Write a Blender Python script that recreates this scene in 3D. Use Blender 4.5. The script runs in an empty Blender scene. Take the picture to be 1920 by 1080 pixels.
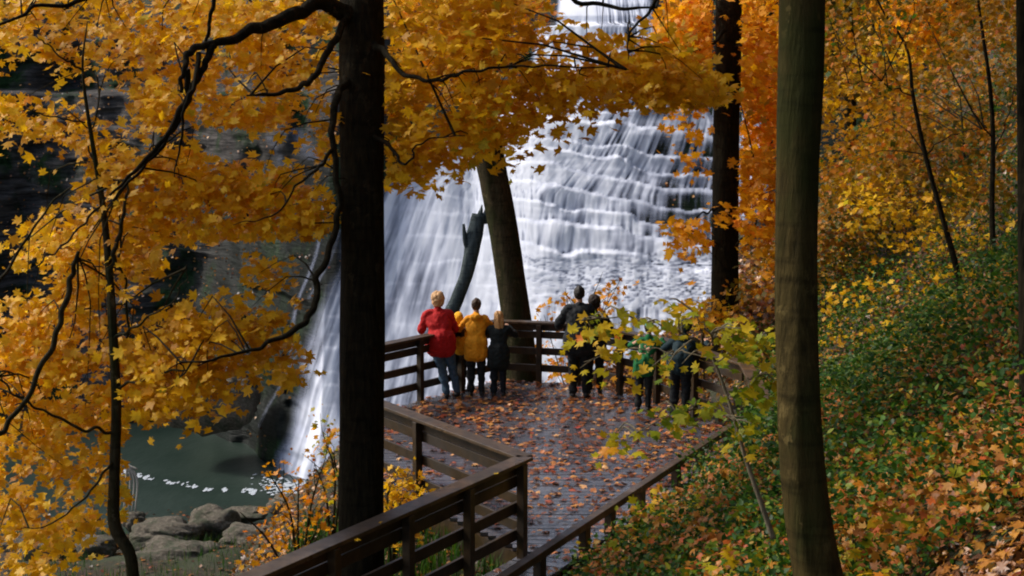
import bpy, math, random
import numpy as np
from mathutils import Vector, Matrix
random.seed(7)
rng = np.random.default_rng(11)
C = bpy.context.scene.collection
W, H = 1920, 1080
F = 2667.0
TH = math.radians(7.56)
CAM = np.array([0.0, 0.0, 4.9])
FW = np.array([0, math.cos(TH), -math.sin(TH)])
UP = np.array([0, math.sin(TH), math.cos(TH)])
RT = np.array([1.0, 0, 0])

def P(px, py, d):
    return CAM + d * (FW + (px - 960) / F * RT - (py - 540) / F * UP)
def PZ(px, py, z):
    r = FW + (px - 960) / F * RT - (py - 540) / F * UP
    return CAM + r * ((z - CAM[2]) / r[2])

# ---------------------------------------------------------------- noise
def _h(i, j, s):
    v = np.sin(i * 127.1 + j * 311.7 + s * 74.7) * 43758.5453
    return v - np.floor(v)
def vn(x, y, s=0.0):
    x = np.asarray(x, float); y = np.asarray(y, float)
    xi, yi = np.floor(x), np.floor(y)
    fx, fy = x - xi, y - yi
    fx = fx * fx * (3 - 2 * fx); fy = fy * fy * (3 - 2 * fy)
    a = _h(xi, yi, s); b = _h(xi + 1, yi, s); c = _h(xi, yi + 1, s); d = _h(xi + 1, yi + 1, s)
    return (a * (1 - fx) + b * fx) * (1 - fy) + (c * (1 - fx) + d * fx) * fy
def fbm(x, y, s=0.0, o=4):
    t = 0; a = .5
    for k in range(o):
        t = t + a * vn(x * 2 ** k + 17.3 * k, y * 2 ** k - 9.1 * k, s + k); a *= .5
    return t / (1 - .5 ** o)
def sst(a, b, x):
    t = np.clip((x - a) / (b - a), 0, 1); return t * t * (3 - 2 * t)

# ---------------------------------------------------------------- objects
def tag(o, label=None, cat=None, group=None, kind=None):
    if label: o['label'] = label
    if cat: o['category'] = cat
    if group: o['group'] = group
    if kind: o['kind'] = kind
    return o
def empty(name, loc, label=None, cat=None, group=None):
    o = bpy.data.objects.new(name, None); C.objects.link(o); o.location = tuple(loc)
    return tag(o, label, cat, group)
def link_mesh(name, me, mat, parent=None, smooth=False):
    o = bpy.data.objects.new(name, me); C.objects.link(o)
    if mat: me.materials.append(mat)
    if smooth: me.polygons.foreach_set('use_smooth', [True] * len(me.polygons))
    if parent:
        o.parent = parent
        o.matrix_parent_inverse = Matrix.Translation(-parent.location) if parent.rotation_euler.z == 0 else parent.matrix_basis.inverted()
    return o
def mesh_np(name, V, Fc, mat, parent=None, smooth=False, attrs=None, tri=None):
    """V (N,3); Fc (M,k) int array or list of such arrays"""
    V = np.asarray(V, np.float32)
    if not isinstance(Fc, list): Fc = [Fc]
    idx = np.concatenate([f.reshape(-1) for f in Fc]).astype(np.int32)
    cnt = np.concatenate([np.full(len(f), f.shape[1], np.int32) for f in Fc])
    st = np.concatenate([[0], np.cumsum(cnt)[:-1]]).astype(np.int32)
    me = bpy.data.meshes.new(name)
    me.vertices.add(len(V)); me.vertices.foreach_set('co', V.reshape(-1))
    me.loops.add(len(idx)); me.loops.foreach_set('vertex_index', idx)
    me.polygons.add(len(cnt)); me.polygons.foreach_set('loop_start', st); me.polygons.foreach_set('loop_total', cnt)
    me.update(calc_edges=True); me.validate()
    if attrs:
        for k, a in attrs.items():
            at = me.attributes.new(k, 'FLOAT', 'POINT'); at.data.foreach_set('value', np.asarray(a, np.float32))
    return link_mesh(name, me, mat, parent, smooth)

class MB:
    def __init__(s): s.v = []; s.f = []
    def add(s, vs, fs):
        n = len(s.v); s.v += [tuple(v) for v in vs]; s.f += [tuple(i + n for i in f) for f in fs]
    def bar(s, a, b, w, h, up=(0, 0, 1)):
        """box from a to b; w sideways, h along up, centred"""
        a = Vector(a); b = Vector(b); d = (b - a).normalized(); u = Vector(up)
        if abs(d.dot(u)) > .99: u = Vector((1, 0, 0))
        r = d.cross(u).normalized(); u = r.cross(d).normalized()
        vs = [p + r * sx * w / 2 + u * sz * h / 2 for p in (a, b) for sx, sz in ((-1, -1), (1, -1), (1, 1), (-1, 1))]
        s.add(vs, [(3, 2, 1, 0), (4, 5, 6, 7), (0, 1, 5, 4), (1, 2, 6, 5), (2, 3, 7, 6), (3, 0, 4, 7)])
    def prism(s, poly, z0, z1):
        n = len(poly)
        s.add([(p[0], p[1], z0) for p in poly] + [(p[0], p[1], z1) for p in poly],
              [tuple(range(n - 1, -1, -1)), tuple(range(n, 2 * n))] + [(i, (i + 1) % n, n + (i + 1) % n, n + i) for i in range(n)])
    def build(s, name, mat, parent=None, bevel=0):
        me = bpy.data.meshes.new(name); me.from_pydata(s.v, [], s.f); me.update()
        o = link_mesh(name, me, mat, parent)
        if bevel:
            m = o.modifiers.new('bevel', 'BEVEL'); m.width = bevel; m.segments = 2; m.limit_method = 'ANGLE'
        return o

def catmull(pts, n):
    pts = np.asarray(pts, float)
    if len(pts) < 3: 
        t = np.linspace(0, 1, n)[:, None]; return pts[0] * (1 - t) + pts[-1] * t
    p = np.vstack([2 * pts[0] - pts[1], pts, 2 * pts[-1] - pts[-2]])
    out = []
    m = len(pts) - 1
    for t in np.linspace(0, m - 1e-6, n):
        i = int(t); u = t - i
        a, b, c, d = p[i], p[i + 1], p[i + 2], p[i + 3]
        out.append(.5 * (2 * b + (c - a) * u + (2 * a - 5 * b + 4 * c - d) * u * u + (3 * b - 3 * c + d - a) * u ** 3))
    return np.array(out)

def tube(pts, radii, sides=12, n=None, rough=0.0, seed=0, cap=True):
    """swept tube, returns V,F(list)"""
    pts = np.asarray(pts, float)
    n = n or max(6, 6 * len(pts))
    q = catmull(pts, n)
    r = np.interp(np.linspace(0, 1, n), np.linspace(0, 1, len(radii)), radii)
    T = np.gradient(q, axis=0); T /= np.linalg.norm(T, axis=1)[:, None] + 1e-9
    ref = np.array([0.0, 1, 0]) if abs(T[0][1]) < .9 else np.array([1.0, 0, 0])
    V = []; 
    N = ref - T[0] * ref.dot(T[0]); N /= np.linalg.norm(N)
    L = np.concatenate([[0], np.cumsum(np.linalg.norm(np.diff(q, axis=0), axis=1))])
    ang = np.linspace(0, 2 * math.pi, sides, endpoint=False)
    for i in range(n):
        N = N - T[i] * N.dot(T[i]); N /= np.linalg.norm(N) + 1e-9
        B = np.cross(T[i], N)
        rr = r[i] * (1 + rough * 2 * (fbm(np.cos(ang) * 2.2 + 5 + seed, np.sin(ang) * 2.2 + L[i] * .9, seed, 3) - .5))
        V.append(q[i] + np.outer(np.cos(ang) * rr, N) + np.outer(np.sin(ang) * rr, B))
    V = np.concatenate(V)
    i = np.arange(n - 1)[:, None] * sides; j = np.arange(sides)[None]; j2 = (j + 1) % sides
    Fq = np.stack([i + j, i + j2, i + sides + j2, i + sides + j], -1).reshape(-1, 4)
    Fs = [Fq]
    if cap: Fs.append(np.stack([np.arange(sides)[::-1], (n - 1) * sides + np.arange(sides)]))
    return V, Fs
def join(parts):
    V = []; by = {}; n = 0
    for v, fs in parts:
        for f in fs: by.setdefault(f.shape[1], []).append(f + n)
        V.append(v); n += len(v)
    return np.concatenate(V), [np.concatenate(x) for x in by.values()]

# ---------------------------------------------------------------- materials
def nmat(name):
    m = bpy.data.materials.new(name); m.use_nodes = True; nt = m.node_tree; nt.nodes.clear()
    out = nt.nodes.new('ShaderNodeOutputMaterial')
    def N(t, **k):
        n = nt.nodes.new(t)
        for a, b in k.items():
            if a in n.inputs: n.inputs[a].default_value = b
            else: setattr(n, a, b)
        return n
    def L(a, b): nt.links.new(a, b)
    return m, N, L, out
def ramp(N, L, fac, stops, interp='LINEAR'):
    r = N('ShaderNodeValToRGB'); r.color_ramp.interpolation = interp
    e = r.color_ramp.elements
    while len(e) < len(stops): e.new(.5)
    for i, (p, c) in enumerate(stops): e[i].position = p; e[i].color = (*c, 1)
    L(fac, r.inputs[0]); return r.outputs[0]
def coords(N, L, sc=(1, 1, 1), rot=(0, 0, 0)):
    t = N('ShaderNodeTexCoord'); m = N('ShaderNodeMapping'); m.inputs['Scale'].default_value = sc; m.inputs['Rotation'].default_value = rot
    L(t.outputs['Object'], m.inputs[0]); return m.outputs[0]
def noise(N, L, vec, scale, detail=5, rough=.55):
    n = N('ShaderNodeTexNoise', Scale=scale, Detail=detail, Roughness=rough); L(vec, n.inputs['Vector']); return n.outputs['Fac']
def bump(N, L, h, s, d=.02):
    b = N('ShaderNodeBump', Strength=s, Distance=d); L(h, b.inputs['Height']); return b.outputs[0]
def mixc(N, L, f, a, b, mode='MIX'):
    m = N('ShaderNodeMix', data_type='RGBA', blend_type=mode)
    if hasattr(f, 'links'): L(f, m.inputs[0])
    else: m.inputs[0].default_value = f
    for s, i in ((a, 6), (b, 7)):
        if isinstance(s, tuple): m.inputs[i].default_value = (*s, 1)
        else: L(s, m.inputs[i])
    return m.outputs[2]

def bark_mat(name, c1, c2, moss=None, sc=1.0, bs=.8):
    m, N, L, o = nmat(name)
    v = coords(N, L, (14 * sc, 14 * sc, 1.6 * sc)); v2 = coords(N, L, (1.5, 1.5, .7)); v3 = coords(N, L, (3, 3, 16))
    a = noise(N, L, v, 2.0, 6, .7); b = noise(N, L, v2, 2.0, 3); c = noise(N, L, v3, 1.0, 3)
    col = ramp(N, L, a, [(.3, c1), (.7, c2)])
    if moss: col = mixc(N, L, ramp(N, L, b, [(.45, (0, 0, 0)), (.62, (1, 1, 1))]), col, moss)
    col = mixc(N, L, ramp(N, L, c, [(.3, (.55, .55, .55)), (.5, (1, 1, 1))]), (0, 0, 0), col)
    li = noise(N, L, coords(N, L, (1, 1, .8)), 9, 5, .7); lm = noise(N, L, coords(N, L), 2.3, 2)
    mm = N('ShaderNodeMath', operation='MULTIPLY'); L(ramp(N, L, li, [(.56, (0, 0, 0)), (.62, (1, 1, 1))]), mm.inputs[0]); L(ramp(N, L, lm, [(.5, (0, 0, 0)), (.6, (.55, .55, .55))]), mm.inputs[1])
    col = mixc(N, L, mm.outputs[0], col, tuple(min(1, x * 1.9 + .006) for x in c2))
    p = N('ShaderNodeBsdfPrincipled', Roughness=.85); p.inputs['Specular IOR Level'].default_value = .06
    L(col, p.inputs['Base Color']); L(bump(N, L, a, bs, .03), p.inputs['Normal']); L(p.outputs[0], o.inputs[0]); return m
def leaf_mat(name, stops, trans=.5, rough=.5, spec=.25):
    m, N, L, o = nmat(name)
    a = N('ShaderNodeAttribute', attribute_name='rnd')
    col = ramp(N, L, a.outputs['Fac'], stops)
    v = coords(N, L); n = noise(N, L, v, 35, 2)
    col = mixc(N, L, 1.0, col, ramp(N, L, n, [(.3, (.82, .76, .7)), (.65, (1, 1, 1))]), 'MULTIPLY')
    p = N('ShaderNodeBsdfPrincipled', Roughness=rough); p.inputs['Specular IOR Level'].default_value = spec
    t = N('ShaderNodeBsdfTranslucent'); mx = N('ShaderNodeMixShader'); mx.inputs[0].default_value = trans
    L(col, p.inputs['Base Color']); L(col, t.inputs[0]); L(p.outputs[0], mx.inputs[1]); L(t.outputs[0], mx.inputs[2]); L(mx.outputs[0], o.inputs[0])
    return m
def wood_mat(name, c1, c2, rough=.5, sc=(1, 1, 1), spec=.5):
    m, N, L, o = nmat(name)
    v = coords(N, L, sc); a = noise(N, L, v, 3, 6, .7); v2 = coords(N, L); b = noise(N, L, v2, 1.7, 3)
    f = N('ShaderNodeMath', operation='ADD'); f.inputs[1].default_value = 0; L(a, f.inputs[0])
    col = ramp(N, L, a, [(.3, c1), (.7, c2)])
    col = mixc(N, L, ramp(N, L, b, [(.4, (0, 0, 0)), (.65, (.6, .6, .6))]), col, tuple(x * .45 for x in c1))
    p = N('ShaderNodeBsdfPrincipled'); p.inputs['Specular IOR Level'].default_value = spec
    L(ramp(N, L, b, [(.35, (rough * .6,) * 3), (.7, (min(1, rough * 1.4),) * 3)]), p.inputs['Roughness'])
    L(col, p.inputs['Base Color']); L(bump(N, L, a, .5, .006), p.inputs['Normal']); L(p.outputs[0], o.inputs[0]); return m
def plain(name, c, rough=.8, var=.25, spec=.3, scale=25):
    m, N, L, o = nmat(name)
    v = coords(N, L); a = noise(N, L, v, scale, 4)
    col = ramp(N, L, a, [(.3, tuple(x * (1 - var) for x in c)), (.7, tuple(min(1, x * (1 + var)) for x in c))])
    p = N('ShaderNodeBsdfPrincipled', Roughness=rough); p.inputs['Specular IOR Level'].default_value = spec
    L(col, p.inputs['Base Color']); L(bump(N, L, a, .4, .01), p.inputs['Normal']); L(p.outputs[0], o.inputs[0]); return m

M = {}
M['bark_dark'] = bark_mat('bark_dark', (.003, .003, .002), (.026, .020, .010))
M['bark_olive'] = bark_mat('bark_olive', (.024, .018, .006), (.078, .056, .018), (.03, .030, .008), 1.0, 1.0)
M['bark_mid'] = bark_mat('bark_mid', (.014, .012, .006), (.06, .047, .024), (.022, .024, .008))
M['bark_snag'] = bark_mat('bark_snag', (.02, .027, .03), (.09, .11, .11), None, .4)
GOLD = [(0, (.50, .22, .004)), (.3, (.78, .43, .008)), (.6, (.90, .54, .012)), (.85, (.96, .65, .022)), (.95, (.85, .34, .01)), (1, (.62, .54, .03))]
M['leaf_gold'] = leaf_mat('leaf_gold', GOLD)
M['leaf_orange'] = leaf_mat('leaf_orange', [(0, (.6, .24, .004)), (.35, (.85, .36, .006)), (.75, (.95, .5, .01)), (.93, (.85, .22, .01)), (1, (.5, .3, .02))])
M['leaf_olive'] = leaf_mat('leaf_olive', [(0, (.07, .075, .006)), (.25, (.17, .13, .008)), (.5, (.36, .17, .007)), (.75, (.54, .23, .009)), (.9, (.55, .13, .015)), (1, (.06, .13, .012))])
M['leaf_sapling'] = leaf_mat('leaf_sapling', [(0, (.13, .22, .01)), (.25, (.30, .34, .012)), (.5, (.58, .46, .012)), (.82, (.75, .42, .012)), (1, (.8, .22, .02))])
M['leaf_green'] = leaf_mat('leaf_green', [(0, (.012, .045, .006)), (.4, (.03, .10, .01)), (.75, (.07, .17, .012)), (.93, (.22, .26, .015)), (1, (.4, .22, .015))], .4)
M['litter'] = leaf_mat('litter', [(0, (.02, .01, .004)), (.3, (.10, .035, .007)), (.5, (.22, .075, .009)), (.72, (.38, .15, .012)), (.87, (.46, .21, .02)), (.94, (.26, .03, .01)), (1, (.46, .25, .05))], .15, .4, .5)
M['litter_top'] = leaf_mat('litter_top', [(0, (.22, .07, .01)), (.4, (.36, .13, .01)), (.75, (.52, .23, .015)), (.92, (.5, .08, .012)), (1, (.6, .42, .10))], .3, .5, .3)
M['litter_deck'] = leaf_mat('litter_deck', [(0, (.05, .018, .008)), (.3, (.2, .055, .012)), (.55, (.42, .14, .022)), (.75, (.6, .28, .06)), (.9, (.36, .04, .015)), (1, (.75, .45, .18))], .1, .35, .6)
M['rail'] = wood_mat('rail', (.014, .008, .003), (.062, .036, .014), .5, (3, 3, 3))
M['rail_cap'] = wood_mat('rail_cap', (.03, .018, .009), (.13, .08, .04), .45, (3, 3, 3))
M['deck'] = wood_mat('deck', (.05, .050, .06), (.17, .165, .19), .14, (1.2, 14, 14), 1.0)
M['skin'] = plain('skin', (.5, .27, .17), .5, .06)
M['shoe'] = plain('shoe', (.02, .018, .016), .5)

def ground_mat():
    m, N, L, o = nmat('forest_floor')
    v = coords(N, L); a = noise(N, L, v, 6, 6, .7); b = noise(N, L, v, .5, 4); c = noise(N, L, v, 22, 3)
    col = ramp(N, L, a, [(.3, (.006, .005, .002)), (.5, (.025, .014, .005)), (.62, (.08, .035, .008)), (.72, (.02, .022, .005))])
    col = mixc(N, L, ramp(N, L, b, [(.42, (0, 0, 0)), (.6, (.7, .7, .7))]), col, ramp(N, L, c, [(.3, (.008, .018, .004)), (.7, (.035, .06, .01))]))
    p = N('ShaderNodeBsdfPrincipled', Roughness=.9); L(col, p.inputs['Base Color']); L(bump(N, L, a, 1, .08), p.inputs['Normal']); L(p.outputs[0], o.inputs[0]); return m
M['ground'] = ground_mat()
def rock_mat():
    m, N, L, o = nmat('shale')
    v = coords(N, L, (.35, .35, 3.2)); a = noise(N, L, v, 1.6, 7, .7); w = coords(N, L); b = noise(N, L, w, .35, 4); c = noise(N, L, w, 3, 4)
    wet = N('ShaderNodeAttribute', attribute_name='wet')
    dry = ramp(N, L, a, [(.3, (.012, .012, .012)), (.5, (.06, .055, .052)), (.7, (.14, .125, .115))])
    dk = ramp(N, L, a, [(.3, (.0012, .0025, .002)), (.5, (.004, .008, .006)), (.72, (.016, .023, .020))])
    col = mixc(N, L, wet.outputs['Fac'], dry, dk)
    mo = ramp(N, L, b, [(.5, (0, 0, 0)), (.62, (1, 1, 1))])
    col = mixc(N, L, mo, col, ramp(N, L, c, [(.35, (.004, .014, .004)), (.65, (.018, .045, .012))]))
    p = N('ShaderNodeBsdfPrincipled'); p.inputs['Specular IOR Level'].default_value = .12; L(col, p.inputs['Base Color'])
    L(ramp(N, L, wet.outputs['Fac'], [(0, (.9,) * 3), (1, (.4,) * 3)]), p.inputs['Roughness'])
    L(bump(N, L, a, .9, .25), p.inputs['Normal']); L(p.outputs[0], o.inputs[0]); return m
M['rock'] = rock_mat()
def fall_mat():
    m, N, L, o = nmat('white_water')
    at = N('ShaderNodeAttribute', attribute_name='dens')
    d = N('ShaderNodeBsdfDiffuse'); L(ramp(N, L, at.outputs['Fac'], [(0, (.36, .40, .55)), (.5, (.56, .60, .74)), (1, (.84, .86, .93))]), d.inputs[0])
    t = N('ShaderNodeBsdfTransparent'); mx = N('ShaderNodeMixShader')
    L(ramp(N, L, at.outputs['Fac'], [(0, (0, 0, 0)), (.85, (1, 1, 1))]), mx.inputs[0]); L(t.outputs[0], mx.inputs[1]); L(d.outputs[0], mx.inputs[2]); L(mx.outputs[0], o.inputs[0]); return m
M['fall'] = fall_mat()
def pool_mat():
    m, N, L, o = nmat('pool_water')
    v = coords(N, L, (1, .5, 1)); a = noise(N, L, v, 1.3, 4); b = noise(N, L, coords(N, L), .25, 4)
    p = N('ShaderNodeBsdfPrincipled', Roughness=.32)
    L(ramp(N, L, b, [(.3, (.014, .028, .021)), (.7, (.028, .044, .035))]), p.inputs['Base Color']); L(bump(N, L, a, .35, .15), p.inputs['Normal']); L(p.outputs[0], o.inputs[0]); return m
M['pool'] = pool_mat()
M['foam'] = plain('foam', (.42, .46, .5), .9, .05)
def boulder_mat():
    m, N, L, o = nmat('boulder')
    v = coords(N, L); a = noise(N, L, v, 1.3, 8, .7); b = noise(N, L, v, 7, 6, .7); c = noise(N, L, coords(N, L, (.6, .6, 3)), 3, 5)
    col = ramp(N, L, b, [(.3, (.045, .038, .025)), (.5, (.14, .115, .08)), (.7, (.27, .225, .165))])
    col = mixc(N, L, ramp(N, L, a, [(.48, (0, 0, 0)), (.6, (.8, .8, .8))]), col, (.04, .055, .02))
    p = N('ShaderNodeBsdfPrincipled', Roughness=.85); L(col, p.inputs['Base Color'])
    L(bump(N, L, b, 1, .25), p.inputs['Normal']); L(p.outputs[0], o.inputs[0]); return m
M['boulder'] = boulder_mat()
M['stem_pale'] = bark_mat('stem_pale', (.10, .085, .055), (.26, .22, .15), None, 1.5)

# ---------------------------------------------------------------- camera, light
cam = bpy.data.objects.new('camera', bpy.data.cameras.new('camera')); C.objects.link(cam)
cam.data.sensor_width = 36; cam.data.lens = 36 * F / W
cam.location = CAM; cam.rotation_euler = (math.pi / 2 - TH, 0, 0); cam.data.clip_end = 1000
S = bpy.context.scene; S.camera = cam
SUN_EL, SUN_AZ = math.radians(42), math.radians(-72)     # azimuth from +Y towards +X
w = bpy.data.worlds.new('World'); S.world = w; w.use_nodes = True
sky = w.node_tree.nodes.new('ShaderNodeTexSky'); sky.sky_type = 'NISHITA'; sky.sun_disc = False
sky.sun_elevation = SUN_EL; sky.sun_rotation = SUN_AZ; sky.dust_density = 3.0; sky.air_density = 1.0
bg = w.node_tree.nodes['Background']; bg.inputs[1].default_value = .11
w.node_tree.links.new(sky.outputs[0], bg.inputs[0])
sl = bpy.data.lights.new('sun', 'SUN'); sl.energy = 2.2; sl.angle = math.radians(10); sl.color = (1, .95, .87)
so = bpy.data.objects.new('sun', sl); C.objects.link(so)
sd = Vector((math.sin(SUN_AZ) * math.cos(SUN_EL), math.cos(SUN_AZ) * math.cos(SUN_EL), math.sin(SUN_EL)))
so.rotation_euler = sd.to_track_quat('Z', 'Y').to_euler(); so.location = sd * 50
S.view_settings.view_transform = 'Standard'; S.view_settings.look = 'None'; S.view_settings.exposure = 0.72
S.cycles.max_bounces = 8; S.cycles.transparent_max_bounces = 12; S.cycles.filter_width = 2.0
S.cycles.use_denoising = True

# ---------------------------------------------------------------- terrain
POOL = -14.4
def Yb(X): return np.interp(X, [-60, -45, -32, -20, -13.5, -11.5, -9.7, 0, 10, 16, 40], [70, 78, 88, 84, 76, 73, 69.5, 65, 63, 60, 50])
def Kb(X): return np.interp(X, [-60, -30, -15, -11, -6, 0, 12, 30], [.55, .5, .3, .35, .6, .66, .66, .8])
def bline(Y): return np.interp(Y, [-20, 5, 13.6, 19, 25, 40, 60, 80], [-6.5, -2.4, -.05, 2.65, 3.3, 6.9, 12, 18])
def eline(Y): return np.interp(Y, [-20, 8, 12, 17, 22, 24, 25.5, 28, 40, 60, 80], [-8, -5, -3.2, -2.6, -2.6, -1.6, .8, 2.2, 6.2, 11, 17])
def ground(X, Y):
    X = np.asarray(X, float); Y = np.asarray(Y, float)
    d = X - bline(Y)
    dp = np.maximum(d - .25, 0)
    k2 = np.interp(Y, [0, 12, 22, 35], [.03, .035, .10, .16])
    z = np.where(d < .25, -.38 + .36 * sst(-.4, .6, d), -.38 + .36 * sst(-.4, .6, d) + .37 * dp + k2 * dp ** 2)
    z = np.minimum(z, 40 + .1 * z)
    e = eline(Y) - X
    z = z - np.maximum(e, 0) * 1.0 - .12 * np.maximum(e, 0) ** 2
    z = z + .22 * (fbm(X * .7, Y * .7, 3) - .5) * sst(.0, 1.5, np.abs(d) - .2)
    z = np.where((Y > 11) & (Y < 25.2) & (e < 0) & (d < .3), np.minimum(z, -.25), z)
    fl = POOL - .9 + 1.6 * sst(66, 57, Y) + 1.0 * (fbm(X * .35, Y * .35, 8) - .5) + .12 * np.maximum(58 - Y, 0)
    z = np.maximum(z, fl)
    back = POOL + (Y - 2.5 - Yb(X)) / (Kb(X) + .25)
    z = np.where(Y > Yb(X) + 1, np.maximum(z, np.minimum(back, 2 + .35 * (Y - 80))), z)
    return z
# non-uniform grid: fine near, coarse far
xs = np.concatenate([np.arange(-400, -60, 20), np.arange(-60, -12, 1.2), np.arange(-12, 14, .22), np.arange(14, 50, 1.0), np.arange(50, 420, 20)])
ys = np.concatenate([np.arange(-120, -6, 6), np.arange(-6, 6, .8), np.arange(6, 34, .22), np.arange(34, 110, 1.0), np.arange(110, 420, 15)])
GX, GY = np.meshgrid(xs, ys)
GZ = ground(GX, GY)
nx, ny = len(xs), len(ys)
def gridf(nx, ny):
    i, j = np.meshgrid(np.arange(nx - 1), np.arange(ny - 1)); a = (j * nx + i).reshape(-1)
    return np.stack([a, a + 1, a + nx + 1, a + nx], 1)
tag(mesh_np('ground', np.stack([GX, GY, GZ], -1).reshape(-1, 3), gridf(nx, ny), M['ground'], smooth=True), kind='structure')
V = np.array([[-60, 45, POOL], [30, 45, POOL], [30, 95, POOL], [-60, 95, POOL]]);
o = mesh_np('pool_water', V, np.array([[0, 1, 2, 3]]), M['pool']); tag(o, kind='structure')

# cliff sheet: y = Fc(X, z)
xc = np.concatenate([np.arange(-60, -15, .3), np.arange(-15, 13, .06), np.arange(13, 40, .4)])
zc = np.concatenate([np.arange(-15.2, 13, .065), np.arange(13, 40, .5)])
CX, CZ = np.meshgrid(xc, zc)
def stairs(zp, bounds, sharp):
    b = np.asarray(bounds); i = np.clip(np.searchsorted(b, zp) - 1, 0, len(b) - 2)
    f = np.clip((zp - b[i]) / (b[i + 1] - b[i]), 0, 1); h = b[i + 1] - b[i]
    g = .42 * f + .58 * sst(1 - sharp, 1, f)
    return b[i] + g * h, f, i
bl = [-16]
r_ = np.random.default_rng(3)
while bl[-1] < -3.2: bl.append(bl[-1] + r_.uniform(.45, 1.5))
while bl[-1] < 5: bl.append(bl[-1] + r_.uniform(.55, 1.25))
bl += [5.5, 6.2, 7.0, 7.7, 8.6, 9.3]
while bl[-1] < 42: bl.append(bl[-1] + r_.uniform(1.0, 2.6))
warp = .075 * CX + .9 * (fbm(CX * .12, CZ * .16, 21, 2) - .5) + .2 * (vn(CX * .7, CZ * .8, 5) - .5) + .14 * (vn(CX * 2.2, CZ * 1.1, 6) - .5) + .04 * (vn(CX * 7, CZ * 1.4, 16) - .5)
def blocks(u, v_, sd, sh=.3):
    ui, vi = np.floor(u), np.floor(v_); fu = sst(1 - sh, 1, u - ui); fv = sst(1 - sh, 1, v_ - vi)
    return (_h(ui, vi, sd) * (1 - fu) + _h(ui + 1, vi, sd) * fu) * (1 - fv) + (_h(ui, vi + 1, sd) * (1 - fu) + _h(ui + 1, vi + 1, sd) * fu) * fv
warp = warp + (.7 * (blocks(CX / 4.2 + .5 * vn(CZ * .6, CX * 0, 24), CZ / 2.4 + .3 * vn(CX * .4, CZ * 0, 27), 25) - .5) + .12 * (blocks(CX / 1.8, CZ / .9, 26) - .5)) * sst(-3, 1, CX)
zp = CZ + warp * np.where(CZ > 5.2, .3, 1)
stv, fr, si = stairs(zp, bl, .15)
# ledges strong on the upper right of the fall, weak on the smooth left veil
led = sst(-2.5, 2.5, CX) * sst(-4.5, -2.2, CZ) * .8 * (.35 + .65 * sst(.3, .6, vn(CX * .3, CZ * .9, 23))) + .10 + .35 * sst(-12, -16, CX)
small, fs_, si_ = stairs(CZ + .05 * CX + .5 * (vn(CX * 1.7, CZ * .8, 9) - .5), np.arange(-17, 44, .42), .3)
prof = led * stv + (1 - led) * (CZ + (.05 + .17 * sst(-3, 3, CX)) * (small - CZ))
prof = prof + .5 * (fbm(CX * .8, CZ * .25, 31) - .5) * (1 + sst(-12, -15, CX))
CY = Yb(CX) + Kb(CX) * (prof - POOL) + 4 * sst(5.2, 5.7, CZ) + 5 * sst(9.1, 9.6, CZ)
CY += np.maximum(CZ - 10, 0) * 1.2
CY += 3.2 * (fbm(CX * .12, CZ * .09, 41) - .5) * sst(-9, -14, CX) - 1.5 * np.exp(-((CX + 12.5) / 2.0) ** 2) * sst(-2, -9, CZ)
for a in range(14):   # rounded flutes on the lower left buttress
    pass
CY += (2.6 * (fbm(CX * .45, CZ * .35, 43, 4) - .5) + .9 * (blocks(CX / 1.7, CZ / 1.1, 44, .4) - .5)) * sst(-9.5, -12.5, CX)
CY -= .5 * (vn(CX * .55, CZ * .06, 77) - .5) * sst(4, -2, CX) * 2
# where water runs
def fan(z): # left edge and right edge of the water at height z
    L_ = np.interp(z, [-15, -14, -10, -4, 0, 2, 5.3, 5.6, 9, 9.2, 14], [-12.8, -12.5, -11.3, -9.3, -7.7, -4.5, -.6, .6, 1.4, 2.6, 3.2])
    R_ = np.interp(z, [-15, 5.3, 5.6, 9, 9.2, 14], [14, 13.5, 10, 9.5, 9.0, 8.4])
    return L_, R_
Lf, Rf = fan(CZ)
sN = (CX - Lf) / (Rf - Lf)                     # streamline coordinate
sx = sN * 17
wet = np.clip(1 - np.abs(np.minimum(CX - Lf + 7, 0)) / 5, 0, 1) * np.clip(1 - np.maximum(CZ - 3 + np.maximum(-CX, 0) * .25, 0) / 4 * (CX < Lf), 0, 1)
nxc, nzc = len(xc), len(zc)
# faces only up to the ridge
tag(mesh_np('rock_cliff', np.stack([CX, CY, CZ], -1).reshape(-1, 3), gridf(nxc, nzc), M['rock'], smooth=True, attrs={'wet': wet.reshape(-1)}), kind='structure')
# water density
lg = sst(-3.0, 1.5, CX) * sst(-5.5, -2.7, CZ)
edge = sst(-.01, .05, sN + .03 * (vn(CZ * .8, CZ * 0, 2) - .5)) * sst(1.0, .93, sN)
big = fbm(sx * .7, CZ * .12, 51, 3)
st1 = vn(sx * 3.1 + 1.2 * vn(CZ * .3, sx * .4, 4), CZ * .22 + si * 3.7 * lg, 52)
st2 = vn(sx * 8.0, CZ * .35 + si * 5.1 * lg, 53)
st3 = vn(sx * 15.0, CZ * .9 + si * 2.3 * lg, 54)
streak = .45 * st1 + .33 * st2 + .22 * st3
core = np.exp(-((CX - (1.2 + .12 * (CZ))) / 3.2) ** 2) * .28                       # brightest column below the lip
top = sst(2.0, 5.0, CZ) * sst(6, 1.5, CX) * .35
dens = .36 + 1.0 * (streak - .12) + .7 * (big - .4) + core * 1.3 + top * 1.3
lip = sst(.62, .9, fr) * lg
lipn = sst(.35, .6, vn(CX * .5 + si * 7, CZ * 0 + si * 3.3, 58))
dens = dens + .05 * lip * lipn + .5 * lg * (st2 - .5) * sst(1, .2, fr) - .36 * lg * sst(.55, .0, fr) * (1 - st2) * (.4 + .6 * st3)
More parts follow.
